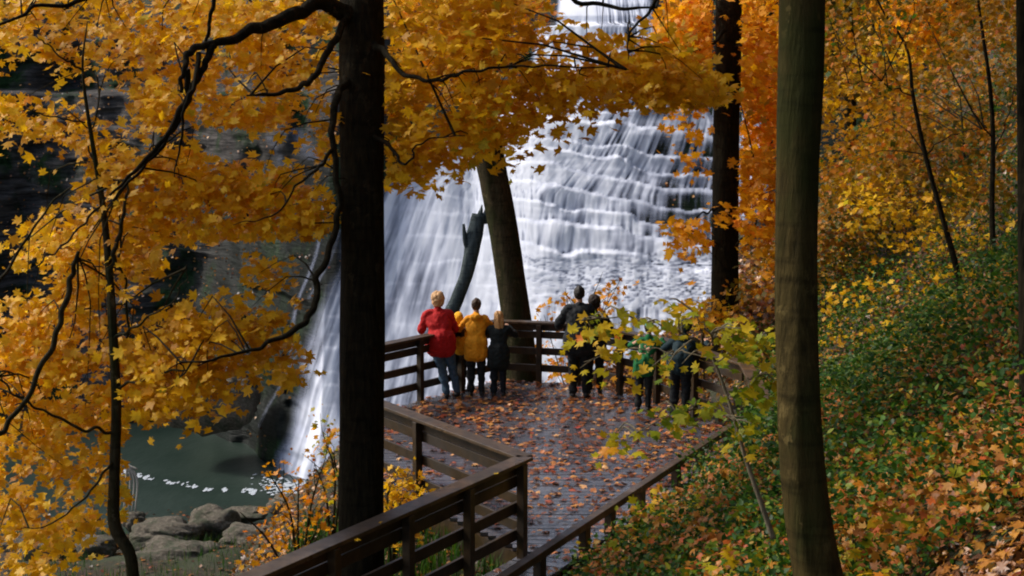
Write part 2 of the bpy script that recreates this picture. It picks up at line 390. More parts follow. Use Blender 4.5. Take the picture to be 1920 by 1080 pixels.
dens = dens + .10 * sst(-5, -9, CZ) * sst(Lf + 4.5, Lf, CX) - .10 * sst(-2, -8, CZ) + .55 * (vn(sx * 1.5 + .5 * vn(CZ * .25, sx * .2, 66), CZ * .08, 67) - .5) * sst(0, -3, CZ - 2 * sst(2, -2, CX))
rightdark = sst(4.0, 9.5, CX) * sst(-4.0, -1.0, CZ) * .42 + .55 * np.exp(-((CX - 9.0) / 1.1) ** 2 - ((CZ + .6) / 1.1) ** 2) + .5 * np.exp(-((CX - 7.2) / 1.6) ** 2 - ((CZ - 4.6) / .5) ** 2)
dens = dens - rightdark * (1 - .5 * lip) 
rough_ = fbm(sx * 5.5, CZ * 1.1, 61, 4)
dens = dens + .55 * (fbm(sx * 2.6, CZ * .9, 62, 4) - .5) * sst(1, -3, CX)
lowR = sst(1, 4, CX) * sst(-2.5, -4.5, CZ)
dens = dens + lowR * ((rough_ - .55) * .6 + (st3 - .5) * .5 + (st2 - .4) * .5)
lipm = sst(.80, .88, fr) * lg * (.25 + .6 * lipn) * (1 - .5 * rightdark / .6)
dens = dens * (1 - lipm) + lipm * np.clip(.35 + .5 * big + core, 0, .8)
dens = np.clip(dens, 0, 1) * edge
# thin side strands on the dark buttress
def strand(px0, py0, px1, py1, wpx, amp):
    t = np.clip((ppy - py0) / (py1 - py0), 0, 1)
    c = px0 + (px1 - px0) * t + 6 * np.sin(ppy * .03)
    return amp * np.exp(-((ppx - c) / wpx) ** 2) * ((ppy > py0) & (ppy < py1)) * (.5 + .7 * st3)
dd = CY * math.cos(TH) + (CAM[2] - CZ) * math.sin(TH)
ppx = 960 + CX / dd * F; ppy = 540 + ((CAM[2] - CZ) * math.cos(TH) - CY * math.sin(TH)) / dd * F
for a in [(612, 380, 530, 700, 3, .30), (560, 640, 492, 800, 3, .22), (636, 430, 585, 560, 3, .2), (455, 720, 402, 835, 5, .3), (540, 240, 590, 300, 20, .16), (500, 255, 540, 330, 10, .12)]:
    dens = np.maximum(dens, strand(*a))
keep = (dens > .02)
fq = gridf(nxc, nzc)
kf = keep.reshape(-1)[fq].any(1) & (np.abs(CX.reshape(-1)[fq[:, 0]] + 1) < 14)
fq = fq[kf]; used, inv = np.unique(fq, return_inverse=True)
off = -.10 - .05 * streak
WV = np.stack([CX, CY + off, CZ], -1).reshape(-1, 3)[used]
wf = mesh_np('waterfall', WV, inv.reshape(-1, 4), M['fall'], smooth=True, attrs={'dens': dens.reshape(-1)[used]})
tag(wf, kind='structure', label='wide white cascade of silky water fanning down stepped ledges', cat='waterfall')

def rr(a, b, n=None): return rng.uniform(a, b, n)

# foam apron and drifting foam line
def blob(cx, cy, rx, ry, z, n=18, seed=0):
    a = np.linspace(0, 2 * math.pi, n, endpoint=False); r = 1 + .7 * (vn(np.cos(a) * 2 + seed, np.sin(a) * 2, seed) - .5)
    v = np.stack([cx + rx * r * np.cos(a), cy + ry * r * np.sin(a), np.full(n, z)], 1)
    v = np.vstack([v, [[cx, cy, z + .015]]])
    f = np.array([[i, (i + 1) % n, n] for i in range(n)]); return v, [f]
fb = []
k = 0
path = np.array([(205, 884), (240, 884), (290, 899), (350, 908), (400, 919), (440, 917), (474, 921), (482, 932)], float)
for t in np.sort(rr(0, 1, 150)):
    if vn(t * 26, 0.5, 3) < .42: continue
    q = np.array([np.interp(t * 7, np.arange(8), path[:, i]) for i in (0, 1)])
    p = PZ(q[0] + rng.normal(0, 3), q[1] + rng.normal(0, 2.2), POOL + .03); fb.append(blob(p[0], p[1], rr(.03, .13), rr(.06, .30), POOL + .02 + .0002 * k, 12, k)); k += 1
for i in range(230):
    t = rr(0, 1); px = 478 + 150 * t ** .9 + rr(-22, 22); py = 903 + 32 * t + rng.normal(0, 9)
    p = PZ(px, py, POOL + .03); s = .06 + .34 * t * rr(.1, 1); fb.append(blob(p[0], p[1], rr(.5, 1.2) * s, rr(.7, 1.6) * s, POOL + .02 + .0002 * k, 14, k)); k += 1
fv, ff = join(fb); tag(mesh_np('foam', fv, ff, M['foam'], smooth=True), kind='stuff', label='white foam drifting on the green plunge pool', cat='foam')

# ---------------------------------------------------------------- leaves
MAPLE = np.array([(0, 1), (.13, .5), (.3, .66), (.66, .6), (.5, .34), (.42, .12), (.82, -.1), (.32, -.24), (0, -.34)])
MAPLE = np.vstack([MAPLE, MAPLE[1:-1][::-1] * [-1, 1]])
SIMPLE = np.array([(0, 1), (.25, .45), (.62, .3), (.4, -.15), (0, -.35), (-.4, -.15), (-.62, .3), (-.25, .45)])
TEAR = np.array([(0, 1), (.38, .45), (.4, -.05), (0, -.4), (-.4, -.05), (-.38, .45)])
LS = 1.0
def leaves(name, pts, size, mat, parent=None, shape=MAPLE, updir=(0, 0, 1), tilt=.8, rnd=None, cup=.3, jit=.55):
    pts = np.asarray(pts, float); n = len(pts)
    U = np.asarray(updir, float) * np.ones((n, 3)); size = np.asarray(size) * LS
    Nn = U + rng.normal(0, tilt, (n, 3)); Nn /= np.linalg.norm(Nn, axis=1)[:, None]
    t = rng.normal(0, 1, (n, 3)); t -= Nn * (t * Nn).sum(1)[:, None]; t /= np.linalg.norm(t, axis=1)[:, None]
    b = np.cross(Nn, t)
    s = np.asarray(size) * rng.uniform(1 - jit, 1 + jit, n)
    k = len(shape); x = np.append(shape[:, 0], 0); y = np.append(shape[:, 1], .08)
    z = -(x ** 2 + (y * .7) ** 2)
    cu = rng.uniform(-.2, 1, n) * cup
    fold = rng.uniform(.0, .35, n)
    X = s[:, None] * x[None] * (1 - .25 * fold[:, None]) * .5; Y = s[:, None] * y[None] * .5
    Z = s[:, None] * .5 * (z[None] * cu[:, None] * 2 + np.abs(x)[None] * fold[:, None])
    V = pts[:, None] + X[..., None] * t[:, None] + Y[..., None] * b[:, None] + Z[..., None] * Nn[:, None]
    base = (np.arange(n) * (k + 1))[:, None, None]
    tri = np.stack([np.arange(k), (np.arange(k) + 1) % k, np.full(k, k)], 1)[None]
    Fc = (base + tri).reshape(-1, 3)
    if rnd is None: rnd = rng.uniform(0, 1, n)
    return mesh_np(name, V.reshape(-1, 3), Fc, mat, parent, attrs={'rnd': np.repeat(rnd, k + 1)})

def inpoly(x, y, poly):
    c = np.zeros(len(x), bool); n = len(poly)
    for i in range(n):
        x1, y1 = poly[i]; x2, y2 = poly[(i + 1) % n]
        if y1 == y2: continue
        c ^= ((y1 > y) != (y2 > y)) & (x < (x2 - x1) * (y - y1) / (y2 - y1) + x1)
    return c
def clusters(poly, depth, dsp, per, gap=.35, gs=45, seed=0):
    """cluster centres of leaf sprays filling a volume dsp deep"""
    p = np.array(poly, float); a, b = p.min(0), p.max(0)
    area = (b - a).prod(); n = int(area / 1e4 * per)
    x = rr(a[0], b[0], n); y = rr(a[1], b[1], n)
    m = inpoly(x, y, poly) & (fbm(x / gs, y / gs * 1.3, seed + 90, 3) > gap)
    x, y = x[m], y[m]; d = depth + rng.uniform(-dsp, dsp, len(x))
    return np.array([P(u, v, w_) for u, v, w_ in zip(x, y, d)]).reshape(-1, 3)
def spray(cen, per, rx=.22, rz=.07):
    """each centre becomes a small flat drooping spray of leaves"""
    n = len(cen); q = np.repeat(cen, per, axis=0)
    a = rr(0, 2 * math.pi, len(q)); r = np.sqrt(rr(0, 1, len(q))) * rx * np.repeat(rr(.6, 1.4, n), per)
    off = np.stack([np.cos(a) * r, np.sin(a) * r, rng.normal(0, rz, len(q)) - .6 * r * r / rx], 1)
    return q + off
def twigs(cen, limbs, rad=.006, maxd=2.2, frac=1.0):
    """thin curved twigs from the nearest limb point to each spray centre"""
    L_ = np.concatenate([catmull(l, 14 * len(l)) for l in limbs]); out = []
    cnt = {}
    for c in cen:
        if rng.uniform() > frac: continue
        d = np.linalg.norm(L_ - c, axis=1); i = d.argmin()
        if d[i] > maxd or d[i] < .1: continue
        i = max(0, i - int(rng.integers(3, 16))); a = L_[i]; d[i] = np.linalg.norm(a - c)
        if d[i] > maxd * 1.3: continue
        kk_ = int(i) // 7; cnt[kk_] = cnt.get(kk_, 0) + 1
        if cnt[kk_] > 2: continue
        mid = a + (c - a) * rr(.35, .65) + rng.normal(0, .10, 3) * d[i] + np.array([0, 0, .16 * d[i]])
        out.append(tube([a, mid, c], [rad * (1 + .5 * d[i]), rad, rad * .5], 4, 5, cap=False))
    return out

def tree(name, label, cat, trunk, tr, bark, limbs, lmat, regions, lsize, per=9, rx=.22, group=None, shape=MAPLE, rough=.08, tsides=28, twfrac=1.0, maxd=2.2, extra=None, rz=.07, tiltd=.8, updir=(0, -.25, 1), clear=None, dd=0.0, dk=1.0, holes=()):
    """trunk: list of (px,py,d); limbs: list of (points px,py,d ; radii)"""
    tp = np.array([P(*q) for q in trunk])
    base = tp[np.argmin(tp[:, 2])]
    root = empty(name, base, label, cat, group)
    v, f = tube(tp, tr, tsides, 60, rough, seed=len(name) + int(abs(base[0]) * 10))
    mesh_np('trunk', v, f, bark, root, True)
    L_ = [tp]
    for pts, rad in limbs:
        lp = np.array([P(*q) for q in pts])
        lp2 = catmull(lp, 4 * len(lp)); sg = np.linalg.norm(np.diff(lp, axis=0), axis=1).mean()
        kick = rng.normal(0, .028, lp2.shape) * sg; kick[0] = 0; lp = lp2 + kick; L_.append(lp)
        v, f = tube(lp, [x * .82 for x in rad], 9, 3 * len(lp), .22, seed=len(L_))
        mesh_np('branch', v, f, bark, root, True)
    cen = [clusters(r[0], r[1] + dd, r[2], r[3] * dk, **(r[4] if len(r) > 4 else {})) for r in regions]
    if extra is not None: cen.append(extra)
    if cen:
        cen = np.concatenate(cen)
        tw = twigs(cen, L_[1:] if len(L_) > 1 else L_, maxd=maxd, frac=twfrac)
        if len(tw) > 8:
            v, f = join(tw); mesh_np('twigs', v, f, bark, root)
        pts = spray(cen, per, rx, rz)
        if clear is not None:                       # bare trunk: no leaves hang in front of it
            q = pts - CAM; dz = q @ FW; ux = 960 + q[:, 0] / dz * F
            pts = pts[~((ux > clear[0]) & (ux < clear[1]) & (dz < clear[2]) & (rng.uniform(0, 1, len(pts)) < .985))]
        q = pts - CAM; dz = q @ FW; ux = 960 + q[:, 0] / dz * F; uy = 540 - (q @ UP) / dz * F
        for poly, kp in holes:                      # openings in the foliage
            m = ~(inpoly(ux, uy, poly) & (rng.uniform(0, 1, len(pts)) > kp)); pts, ux, uy = pts[m], ux[m], uy[m]
        # neighbouring leaves share a hue drift
        rnd = np.clip(fbm(pts[:, 0] * .8 + 9, pts[:, 2] * .8 + pts[:, 1] * .5, 4) + rng.normal(0, .2, len(pts)), 0, 1)
        leaves('crown', pts, lsize, lmat, root, shape, updir=updir, tilt=tiltd, rnd=rnd)
    return root

# ---------------------------------------------------------------- big maple (black trunk left of the deck)
B = M['bark_dark']
maple = tree('maple_tree', 'big near-black maple trunk left of the deck, with arching limbs and golden canopy', 'tree',
    [(650, 1230, 13.9), (676, 1120, 13.85), (678, 900, 13.8), (680, 500, 13.8), (678, 100, 13.8), (676, -260, 13.9), (690, -900, 14.2)],
    [.26, .225, .218, .212, .215, .215, .17], B,
    [([(660, 30, 13.7), (600, 6, 13.5), (540, 32, 13.2), (470, 58, 12.9), (405, 82, 12.7), (360, 92, 12.6), (345, 130, 12.5), (338, 175, 12.5)], [.12, .085, .075, .06, .04, .04, .03, .02]),
     ([(400, 85, 12.7), (385, 120, 12.6), (362, 160, 12.5), (335, 215, 12.5), (300, 270, 12.5), (255, 320, 12.5), (205, 365, 12.4)], [.045, .035, .034, .03, .026, .02, .012]),
     ([(350, 130, 12.6), (352, 180, 12.7), (330, 235, 12.7), (290, 290, 12.7), (240, 345, 12.7), (200, 390, 12.7)], [.035, .03, .025, .02, .014, .008]),
     ([(372, 100, 12.6), (365, 160, 12.4), (345, 200, 12.4), (340, 260, 12.4), (322, 335, 12.4)], [.03, .024, .018, .014, .006]),
     ([(385, 90, 12.7), (392, 50, 12.7), (402, -10, 12.6)], [.02, .022, .026]),
     ([(660, 20, 13.7), (636, 60, 13.4), (610, 105, 13.2), (580, 155, 13.0), (530, 172, 12.9), (465, 180, 12.8)], [.05, .042, .04, .035, .026, .01]),
     ([(655, 130, 13.8), (632, 190, 13.3), (624, 260, 13.1), (634, 340, 13.0), (632, 430, 13.0), (600, 510, 12.9), (588, 580, 12.8), (545, 625, 12.6), (480, 655, 12.4), (400, 672, 12.2), (320, 690, 12.1)], [.05, .045, .034, .034, .034, .036, .034, .032, .02, .014, .006]),
     ([(628, 270, 13.1), (600, 310, 12.9), (560, 345, 12.7), (520, 400, 12.6), (440, 420, 12.5)], [.026, .02, .012, .01, .004]),
     ([(700, 80, 13.7), (728, 105, 13.3), (760, 140, 13.1), (820, 150, 13.0), (880, 135, 12.9), (960, 125, 12.9), (1060, 125, 12.8), (1180, 130, 12.8)], [.05, .035, .028, .022, .016, .012, .010, .005]),
     ([(700, 250, 13.7), (732, 275, 13.3), (752, 308, 13.1), (775, 295, 13.0), (782, 270, 13.0), (870, 250, 12.9)], [.03, .02, .016, .012, .01, .005]),
     ([(690, -60, 13.8), (860, -40, 13.2), (1000, -20, 12.9), (1150, 15, 12.8), (1230, 10, 12.7)], [.06, .04, .03, .02, .01]),
     ([(1250, -30, 12.6), (1215, 25, 12.7), (1180, 65, 12.8), (1178, 110, 12.8)], [.02, .018, .012, .006]),
     ([(670, -120, 13.8), (450, -60, 13.0), (200, -20, 12.7), (0, 30, 12.5)], [.07, .04, .03, .015])],
    M['leaf_gold'],
    [([(-60, -90), (640, -90), (640, 110), (600, 190), (520, 240), (460, 235), (430, 195), (330, 185), (250, 150), (150, 115), (-60, 130)], 13.2, .9, 62, dict(gap=.30, seed=1)),
     ([(400, 170), (470, 180), (480, 230), (455, 240), (430, 220)], 12.8, .3, 90, dict(gap=.2, seed=2)),
     ([(500, 180), (620, 150), (560, 225), (520, 215)], 12.8, .3, 70, dict(gap=.3, seed=3)),
     ([(560, 230), (635, 190), (635, 330), (600, 300), (560, 275)], 13.0, .3, 60, dict(gap=.3, seed=4)),
     ([(400, 300), (470, 292), (560, 310), (632, 350), (630, 400), (560, 430), (470, 445), (400, 440), (390, 400), (440, 360)], 12.7, .4, 110, dict(gap=.22, seed=5)),
     ([(230, 190), (300, 140), (345, 140), (330, 200), (270, 225), (240, 215)], 12.5, .3, 100, dict(gap=.2, seed=6)),
     ([(140, 285), (200, 265), (300, 260), (390, 262), (385, 320), (420, 360), (340, 400), (200, 380)], 12.6, .4, 85, dict(gap=.25, seed=7)),
     ([(465, 490), (500, 482), (552, 490), (545, 520), (500, 530), (470, 520)], 12.7, .15, 130, dict(gap=.1, seed=8)),
     ([(300, 570), (360, 555), (420, 552), (500, 590), (535, 630), (530, 660), (460, 680), (400, 690), (380, 740), (310, 750), (260, 690)], 12.4, .5, 120, dict(gap=.2, seed=9)),
     ([(715, -90), (1040, -90), (1000, 40), (980, 110), (1060, 85), (1150, 100), (1340, 100), (1340, 160), (1230, 180), (1180, 165), (1050, 165), (1010, 200), (930, 240), (715, 200)], 13.0, .8, 95, dict(gap=.2, seed=10)),
     ([(720, 190), (930, 215), (945, 255), (930, 270), (880, 275), (800, 290), (750, 320), (722, 315)], 13.0, .4, 120, dict(gap=.18, seed=11)),
     ([(930, 200), (1080, 165), (1060, 200), (1000, 240), (960, 265)], 12.9, .3, 38, dict(gap=.3, seed=12)),
     ([(1040, 20), (1280, 20), (1280, 110), (1000, 110)], 12.9, .5, 60, dict(gap=.34, seed=13)),
     ([(1010, 112), (1300, 100), (1330, 160), (1200, 148), (1040, 152)], 13.0, .4, 190, dict(gap=.1, seed=15)),
     ([(500, -1100), (1500, -1100), (1700, -300), (900, -220), (500, -300)], 14.5, 3.0, 60, dict(gap=.3, gs=120, seed=14))],  # unseen upper crown, added above the frame to shade deck and hillside
    .135, per=22, rx=.36, rz=.045, maxd=2.0, twfrac=.16, clear=(630, 724, 14.6), dd=.95, dk=.175, tiltd=.5, updir=(0, -.7, 1),
    holes=[([(300, 455), (458, 448), (458, 545), (320, 552)], .05), ([(562, 445), (632, 450), (625, 590), (562, 560)], .05), ([(455, 448), (565, 448), (565, 478), (455, 478)], .05), ([(455, 540), (565, 540), (565, 556), (455, 552)], .05), ([(0, 175), (120, 170), (160, 290), (60, 400), (0, 470)], .3), ([(1045, -90), (1210, -90), (1200, 62), (1030, 66)], .12), ([(1000, 60), (1280, 60), (1290, 125), (1000, 118)], .9), ([(560, 170), (632, 120), (632, 200), (600, 260), (540, 280)], .25), ([(350, 225), (460, 245), (560, 250), (630, 330), (560, 305), (400, 288), (380, 300)], .12), ([(190, 150), (250, 150), (240, 260), (200, 250)], .25)])

left = tree('young_maple', 'slender crooked young maple full of golden leaves along the left edge', 'tree',
    [(300, 1260, 13.6), (255, 1110, 13.5), (244, 1040, 13.4), (215, 985, 13.4), (214, 900, 13.4), (218, 760, 13.4), (212, 620, 13.3), (204, 500, 13.3), (192, 380, 13.3), (172, 260, 13.2), (155, 132, 13.1), (164, 40, 13.0)],
    [.075, .062, .056, .06, .05, .046, .042, .036, .028, .02, .012, .005], M['bark_mid'],
    [([(204, 520, 13.3), (222, 450, 13.2), (232, 400, 13.1), (245, 330, 13.1)], [.03, .026, .02, .01]),
     ([(215, 700, 13.4), (242, 620, 13.4), (230, 520, 13.4), (222, 420, 13.5), (250, 360, 13.5)], [.02, .016, .014, .01, .006]),
     ([(155, 132, 13.1), (120, 110, 12.9), (90, 85, 12.8), (62, 65, 12.7)], [.014, .01, .008, .005]),
     ([(195, 370, 13.3), (150, 430, 12.9), (90, 480, 12.6), (40, 520, 12.5)], [.018, .012, .01, .004]),
     ([(190, 380, 13.3), (170, 250, 13.6), (210, 130, 13.7), (300, 92, 13.8)], [.014, .01, .006, .003]),
     ([(-20, 560, 12.4), (60, 430, 12.6), (130, 350, 12.7)], [.02, .014, .008]),
     ([(-20, 830, 12.4), (40, 760, 12.6), (100, 640, 12.8), (130, 540, 12.9), (148, 470, 12.9)], [.03, .028, .03, .032, .02]),
     ([(213, 810, 13.4), (150, 800, 13.0), (60, 760, 12.8), (-20, 700, 12.6)], [.02, .018, .014, .01]),
     ([(214, 860, 13.4), (160, 930, 13.0), (100, 980, 12.8), (40, 990, 12.7)], [.018, .012, .008, .004]),
     ([(212, 640, 13.3), (270, 600, 13.0), (330, 560, 12.9), (350, 500, 12.9)], [.016, .012, .008, .004]),
     ([(215, 730, 13.4), (290, 700, 12.9), (360, 690, 12.7), (420, 672, 12.6)], [.018, .014, .01, .005]),
     ([(160, 230, 13.1), (100, 220, 12.9), (40, 200, 12.8)], [.01, .008, .004])],
    M['leaf_gold'],
    [([(-60, 490), (60, 470), (70, 400), (150, 350), (330, 340), (400, 440), (330, 460), (280, 520), (260, 620), (300, 760), (250, 800), (240, 900), (200, 960), (150, 1000), (60, 1060), (-60, 1080)], 12.9, .7, 52, dict(gap=.40, gs=55, seed=21)),
     ([(60, 390), (140, 360), (300, 390), (320, 460), (250, 520), (100, 560), (60, 480)], 12.7, .5, 60, dict(gap=.33, seed=22)),
     ([(0, 540), (180, 560), (200, 760), (120, 820), (-40, 820), (-40, 560)], 12.6, .4, 66, dict(gap=.34, seed=23)),
     ([(220, 660), (380, 650), (330, 760), (230, 790)], 12.8, .3, 80, dict(gap=.3, seed=27)),
     ([(-40, 140), (60, 150), (180, 150), (205, 230), (150, 270), (60, 250), (-40, 240)], 12.8, .5, 75, dict(gap=.33, seed=24)),
     ([(70, 940), (180, 930), (170, 1060), (140, 1060), (60, 1040)], 12.8, .3, 60, dict(gap=.36, seed=25)),
     ([(-60, 830), (100, 830), (230, 850), (200, 960), (-60, 1000)], 12.8, .6, 55, dict(gap=.36, seed=26))],
    .125, per=20, rx=.33, rz=.05, maxd=2.0, twfrac=.16, dd=1.2, dk=.165, tiltd=.55, updir=(0, -.7, 1),
    holes=[([(0, 130), (120, 140), (150, 185), (60, 185), (0, 180)], .15), ([(60, 480), (110, 520), (100, 560), (50, 530)], .15), ([(140, 620), (195, 610), (190, 665), (145, 660)], .15), ([(300, 460), (460, 450), (480, 560), (320, 555)], .05), ([(240, 790), (640, 780), (640, 1080), (240, 1080)], .02), ([(0, 270), (130, 270), (110, 360), (0, 460)], .15)])

# right-hand trunks
tree('beech_tree', 'smooth olive-brown trunk in the right foreground, swelling and curving at its foot', 'tree',
    [(1590, 1270, 7.78), (1548, 1150, 7.78), (1530, 1060, 7.78), (1514, 960, 7.78), (1502, 840, 7.78), (1496, 700, 7.82), (1493, 500, 7.87), (1496, 300, 7.87), (1502, 100, 7.87), (1505, -300, 7.95), (1500, -900, 8.12)],
    [.18, .147, .133, .127, .121, .117, .116, .118, .124, .127, .10], M['bark_olive'],
    [([(1500, -500, 9.5), (1300, -800, 9.3), (1000, -1100, 9.0)], [.08, .05, .02]),
     ([(1500, -620, 9.5), (1800, -900, 9.0), (2100, -1200, 8.6)], [.08, .05, .02])],
    M['leaf_gold'], [([(900, -1500), (2200, -1500), (2200, -520), (900, -620)], 9.3, 2.4, 30, dict(gap=.3, gs=200, seed=31))], .2, per=14, rx=.5, rough=.09, twfrac=.08)  # crown lies out of frame, thickened to cast shade on the hillside
orange = tree('maple_tree', 'straight black trunk rising behind the right end of the deck railing, orange leaves around it', 'tree',
    [(1362, 700, 26), (1361, 640, 26), (1359, 500, 26), (1361, 300, 26), (1367, 0, 26), (1375, -500, 26.5)],
    [.27, .25, .245, .24, .235, .2], B,
    [([(1366, 60, 26), (1300, 100, 24.5), (1240, 130, 24)], [.05, .03, .015]),
     ([(1360, 380, 26), (1320, 400, 25.2), (1275, 430, 25)], [.03, .02, .01]),
     ([(1380, 460, 25.6), (1410, 430, 25.4), (1430, 380, 25.3), (1420, 320, 25.3)], [.03, .02, .015, .01]),
     ([(1366, 100, 26), (1420, 60, 25), (1460, 0, 24.8)], [.05, .03, .015])],
    M['leaf_orange'],
    [([(1230, 50), (1300, -60), (1460, -60), (1460, 170), (1400, 170), (1340, 190), (1300, 200), (1240, 160)], 25, 1.2, 130, dict(gap=.22, seed=41)),
     ([(1275, 160), (1340, 150), (1340, 260), (1300, 230), (1275, 200)], 25, .3, 50, dict(gap=.3, seed=45)),
     ([(1258, 420), (1300, 400), (1338, 370), (1338, 470), (1300, 460)], 25, .4, 80, dict(gap=.2, seed=42)),
     ([(1300, 240), (1338, 250), (1335, 350), (1315, 300)], 25, .4, 50, dict(gap=.3, seed=46)),
     ([(1385, 290), (1460, 280), (1460, 450), (1400, 440), (1350, 408), (1385, 390)], 25, .7, 120, dict(gap=.22, seed=43)),
     ([(1385, 130), (1465, 130), (1465, 310), (1385, 310)], 26.6, .6, 150, dict(gap=.15, seed=47)),
     ([(1388, 470), (1460, 480), (1460, 600), (1390, 600)], 26.5, .6, 50, dict(gap=.35, seed=44))],
    .2, per=14, rx=.5, rz=.09, maxd=2.5, twfrac=.08, dk=.4, tiltd=.6, updir=(0, -.7, 1), holes=[([(1333, -100), (1396, -100), (1390, 385), (1330, 385)], .03), ([(1333, 425), (1388, 425), (1388, 620), (1333, 620)], .0)])
tree('leaning_tree', 'leaning tree behind the middle of the railing, its trunk bare below the leaves', 'tree',
    [(980, 780, 27), (973, 640, 27), (960, 540, 27), (942, 420, 27), (925, 330, 27), (908, 250, 27), (890, 160, 27.3), (870, 20, 27.6), (860, -300, 28)],
    [.33, .30, .285, .27, .265, .30, .24, .2, .15], M['bark_mid'],
    [([(912, 262, 27), (880, 215, 26.6), (850, 150, 26.4)], [.14, .1, .05])],
    M['leaf_orange'], [([(880, 170), (960, 150), (1000, 210), (960, 255), (890, 265)], 26.6, .5, 70, dict(gap=.25, seed=51)),
        ([(740, -60), (1030, -60), (1020, 60), (960, 110), (860, 140), (760, 120)], 26.5, .8, 60, dict(gap=.3, seed=52))], .17, per=8, rx=.3, maxd=2.5, twfrac=.08)
# broken snag
rt = [P(*q) for q in [(842, 600, 44), (858, 560, 44), (876, 510, 44), (888, 455, 44), (898, 402, 44)]]
sn = empty('dead_snag', P(842, 620, 44), 'broken grey dead trunk with a forked stub standing before the white water', 'dead tree')
v, f = tube([P(820, 690, 44)] + rt, [.2, .21, .2, .21, .23, .25, .2], 14, 40, .3, 3); mesh_np('trunk', v, f, M['bark_snag'], sn, True)
for a_, b_, c_ in ((901, 391, 7), (908, 396, 4), (896, 400, 5)):
    v, f = tube([P(a_, b_ + 22, 44 + .02 * c_), P(a_ + 1, b_ + 8, 44), P(a_ + c_ * .4, b_ - c_, 44)], [.12, .08, .015], 6, 8, .4, c_); mesh_np('splinter', v, f, M['bark_snag'], sn, True)
v, f = tube([P(884, 480, 44), P(873, 452, 43.9), P(869, 420, 43.8)], [.12, .09, .04], 8, 12, .3, 5); mesh_np('stub', v, f, M['bark_snag'], sn, True)

tree('edge_tree', 'black trunk cut off by the right edge of the picture', 'tree',
    [(1936, 1200, 10.5), (1932, 800, 10.5), (1928, 400, 10.5), (1924, 0, 10.5), (1922, -500, 10.6)], [.085, .08, .075, .07, .06], B, [], M['leaf_gold'], [], .1)

# hillside saplings with airy crowns
G = 'thin saplings on the leafy hillside'
tree('sapling', 'thin dark sapling leaning left on the hillside, nearer the big olive trunk', 'sapling',
    [(1800, 545, 19), (1790, 490, 19), (1765, 400, 19), (1735, 290, 19), (1712, 180, 19), (1700, 90, 19), (1650, 10, 19), (1620, -80, 19)], [.045, .04, .034, .03, .024, .018, .014, .008], B,
    [([(1735, 290, 19), (1790, 250, 18.5), (1850, 240, 18.2)], [.012, .008, .004]), ([(1712, 180, 19), (1640, 150, 18.5), (1580, 160, 18)], [.012, .008, .004])],
    M['leaf_olive'], [([(1540, -60), (1760, -60), (1800, 60), (1740, 200), (1640, 160), (1550, 120)], 19.5, 1.5, 34, dict(gap=.36, seed=61)),
                      ([(1550, 260), (1700, 150), (1760, 230), (1640, 340), (1555, 330)], 20.5, 1.0, 38, dict(gap=.38, seed=62))], .11, per=9, rx=.28, group=G, twfrac=.08)
tree('sapling', 'thin upright dark sapling on the hillside close to the right edge', 'sapling',
    [(1864, 540, 18), (1862, 480, 18), (1860, 380, 18), (1862, 260, 18), (1856, 160, 18), (1842, 60, 18), (1828, -40, 18)], [.042, .038, .034, .03, .026, .02, .012], B,
    [([(1862, 260, 18), (1820, 200, 17.5), (1780, 130, 17.2)], [.012, .008, .004]), ([(1862, 300, 18), (1890, 220, 17.6), (1905, 160, 17.4)], [.01, .008, .004])],
    M['leaf_olive'], [([(1760, -60), (1930, -60), (1930, 180), (1830, 140), (1770, 60)], 18.5, 1.2, 34, dict(gap=.38, seed=63)),
                      ([(1700, 230), (1900, 200), (1915, 330), (1800, 420), (1660, 420), (1640, 340)], 20, 1.0, 34, dict(gap=.4, seed=64))], .11, per=9, rx=.28, group=G, twfrac=.08)
tree('sapling', 'faint thin sapling standing between the two darker saplings', 'sapling',
    [(1818, 470, 24), (1812, 360, 24), (1806, 260, 24), (1800, 180, 24)], [.03, .025, .02, .01], M['bark_mid'], [],
    M['leaf_gold'], [([(1560, 330), (1800, 300), (1900, 330), (1910, 440), (1700, 470), (1560, 430)], 23, 1.5, 26, dict(gap=.42, seed=65)), ([(1535, 60), (1720, 60), (1720, 330), (1535, 360)], 26, 1.2, 50, dict(gap=.3, seed=66))], .13, per=9, rx=.32, group=G, twfrac=.06, maxd=3)

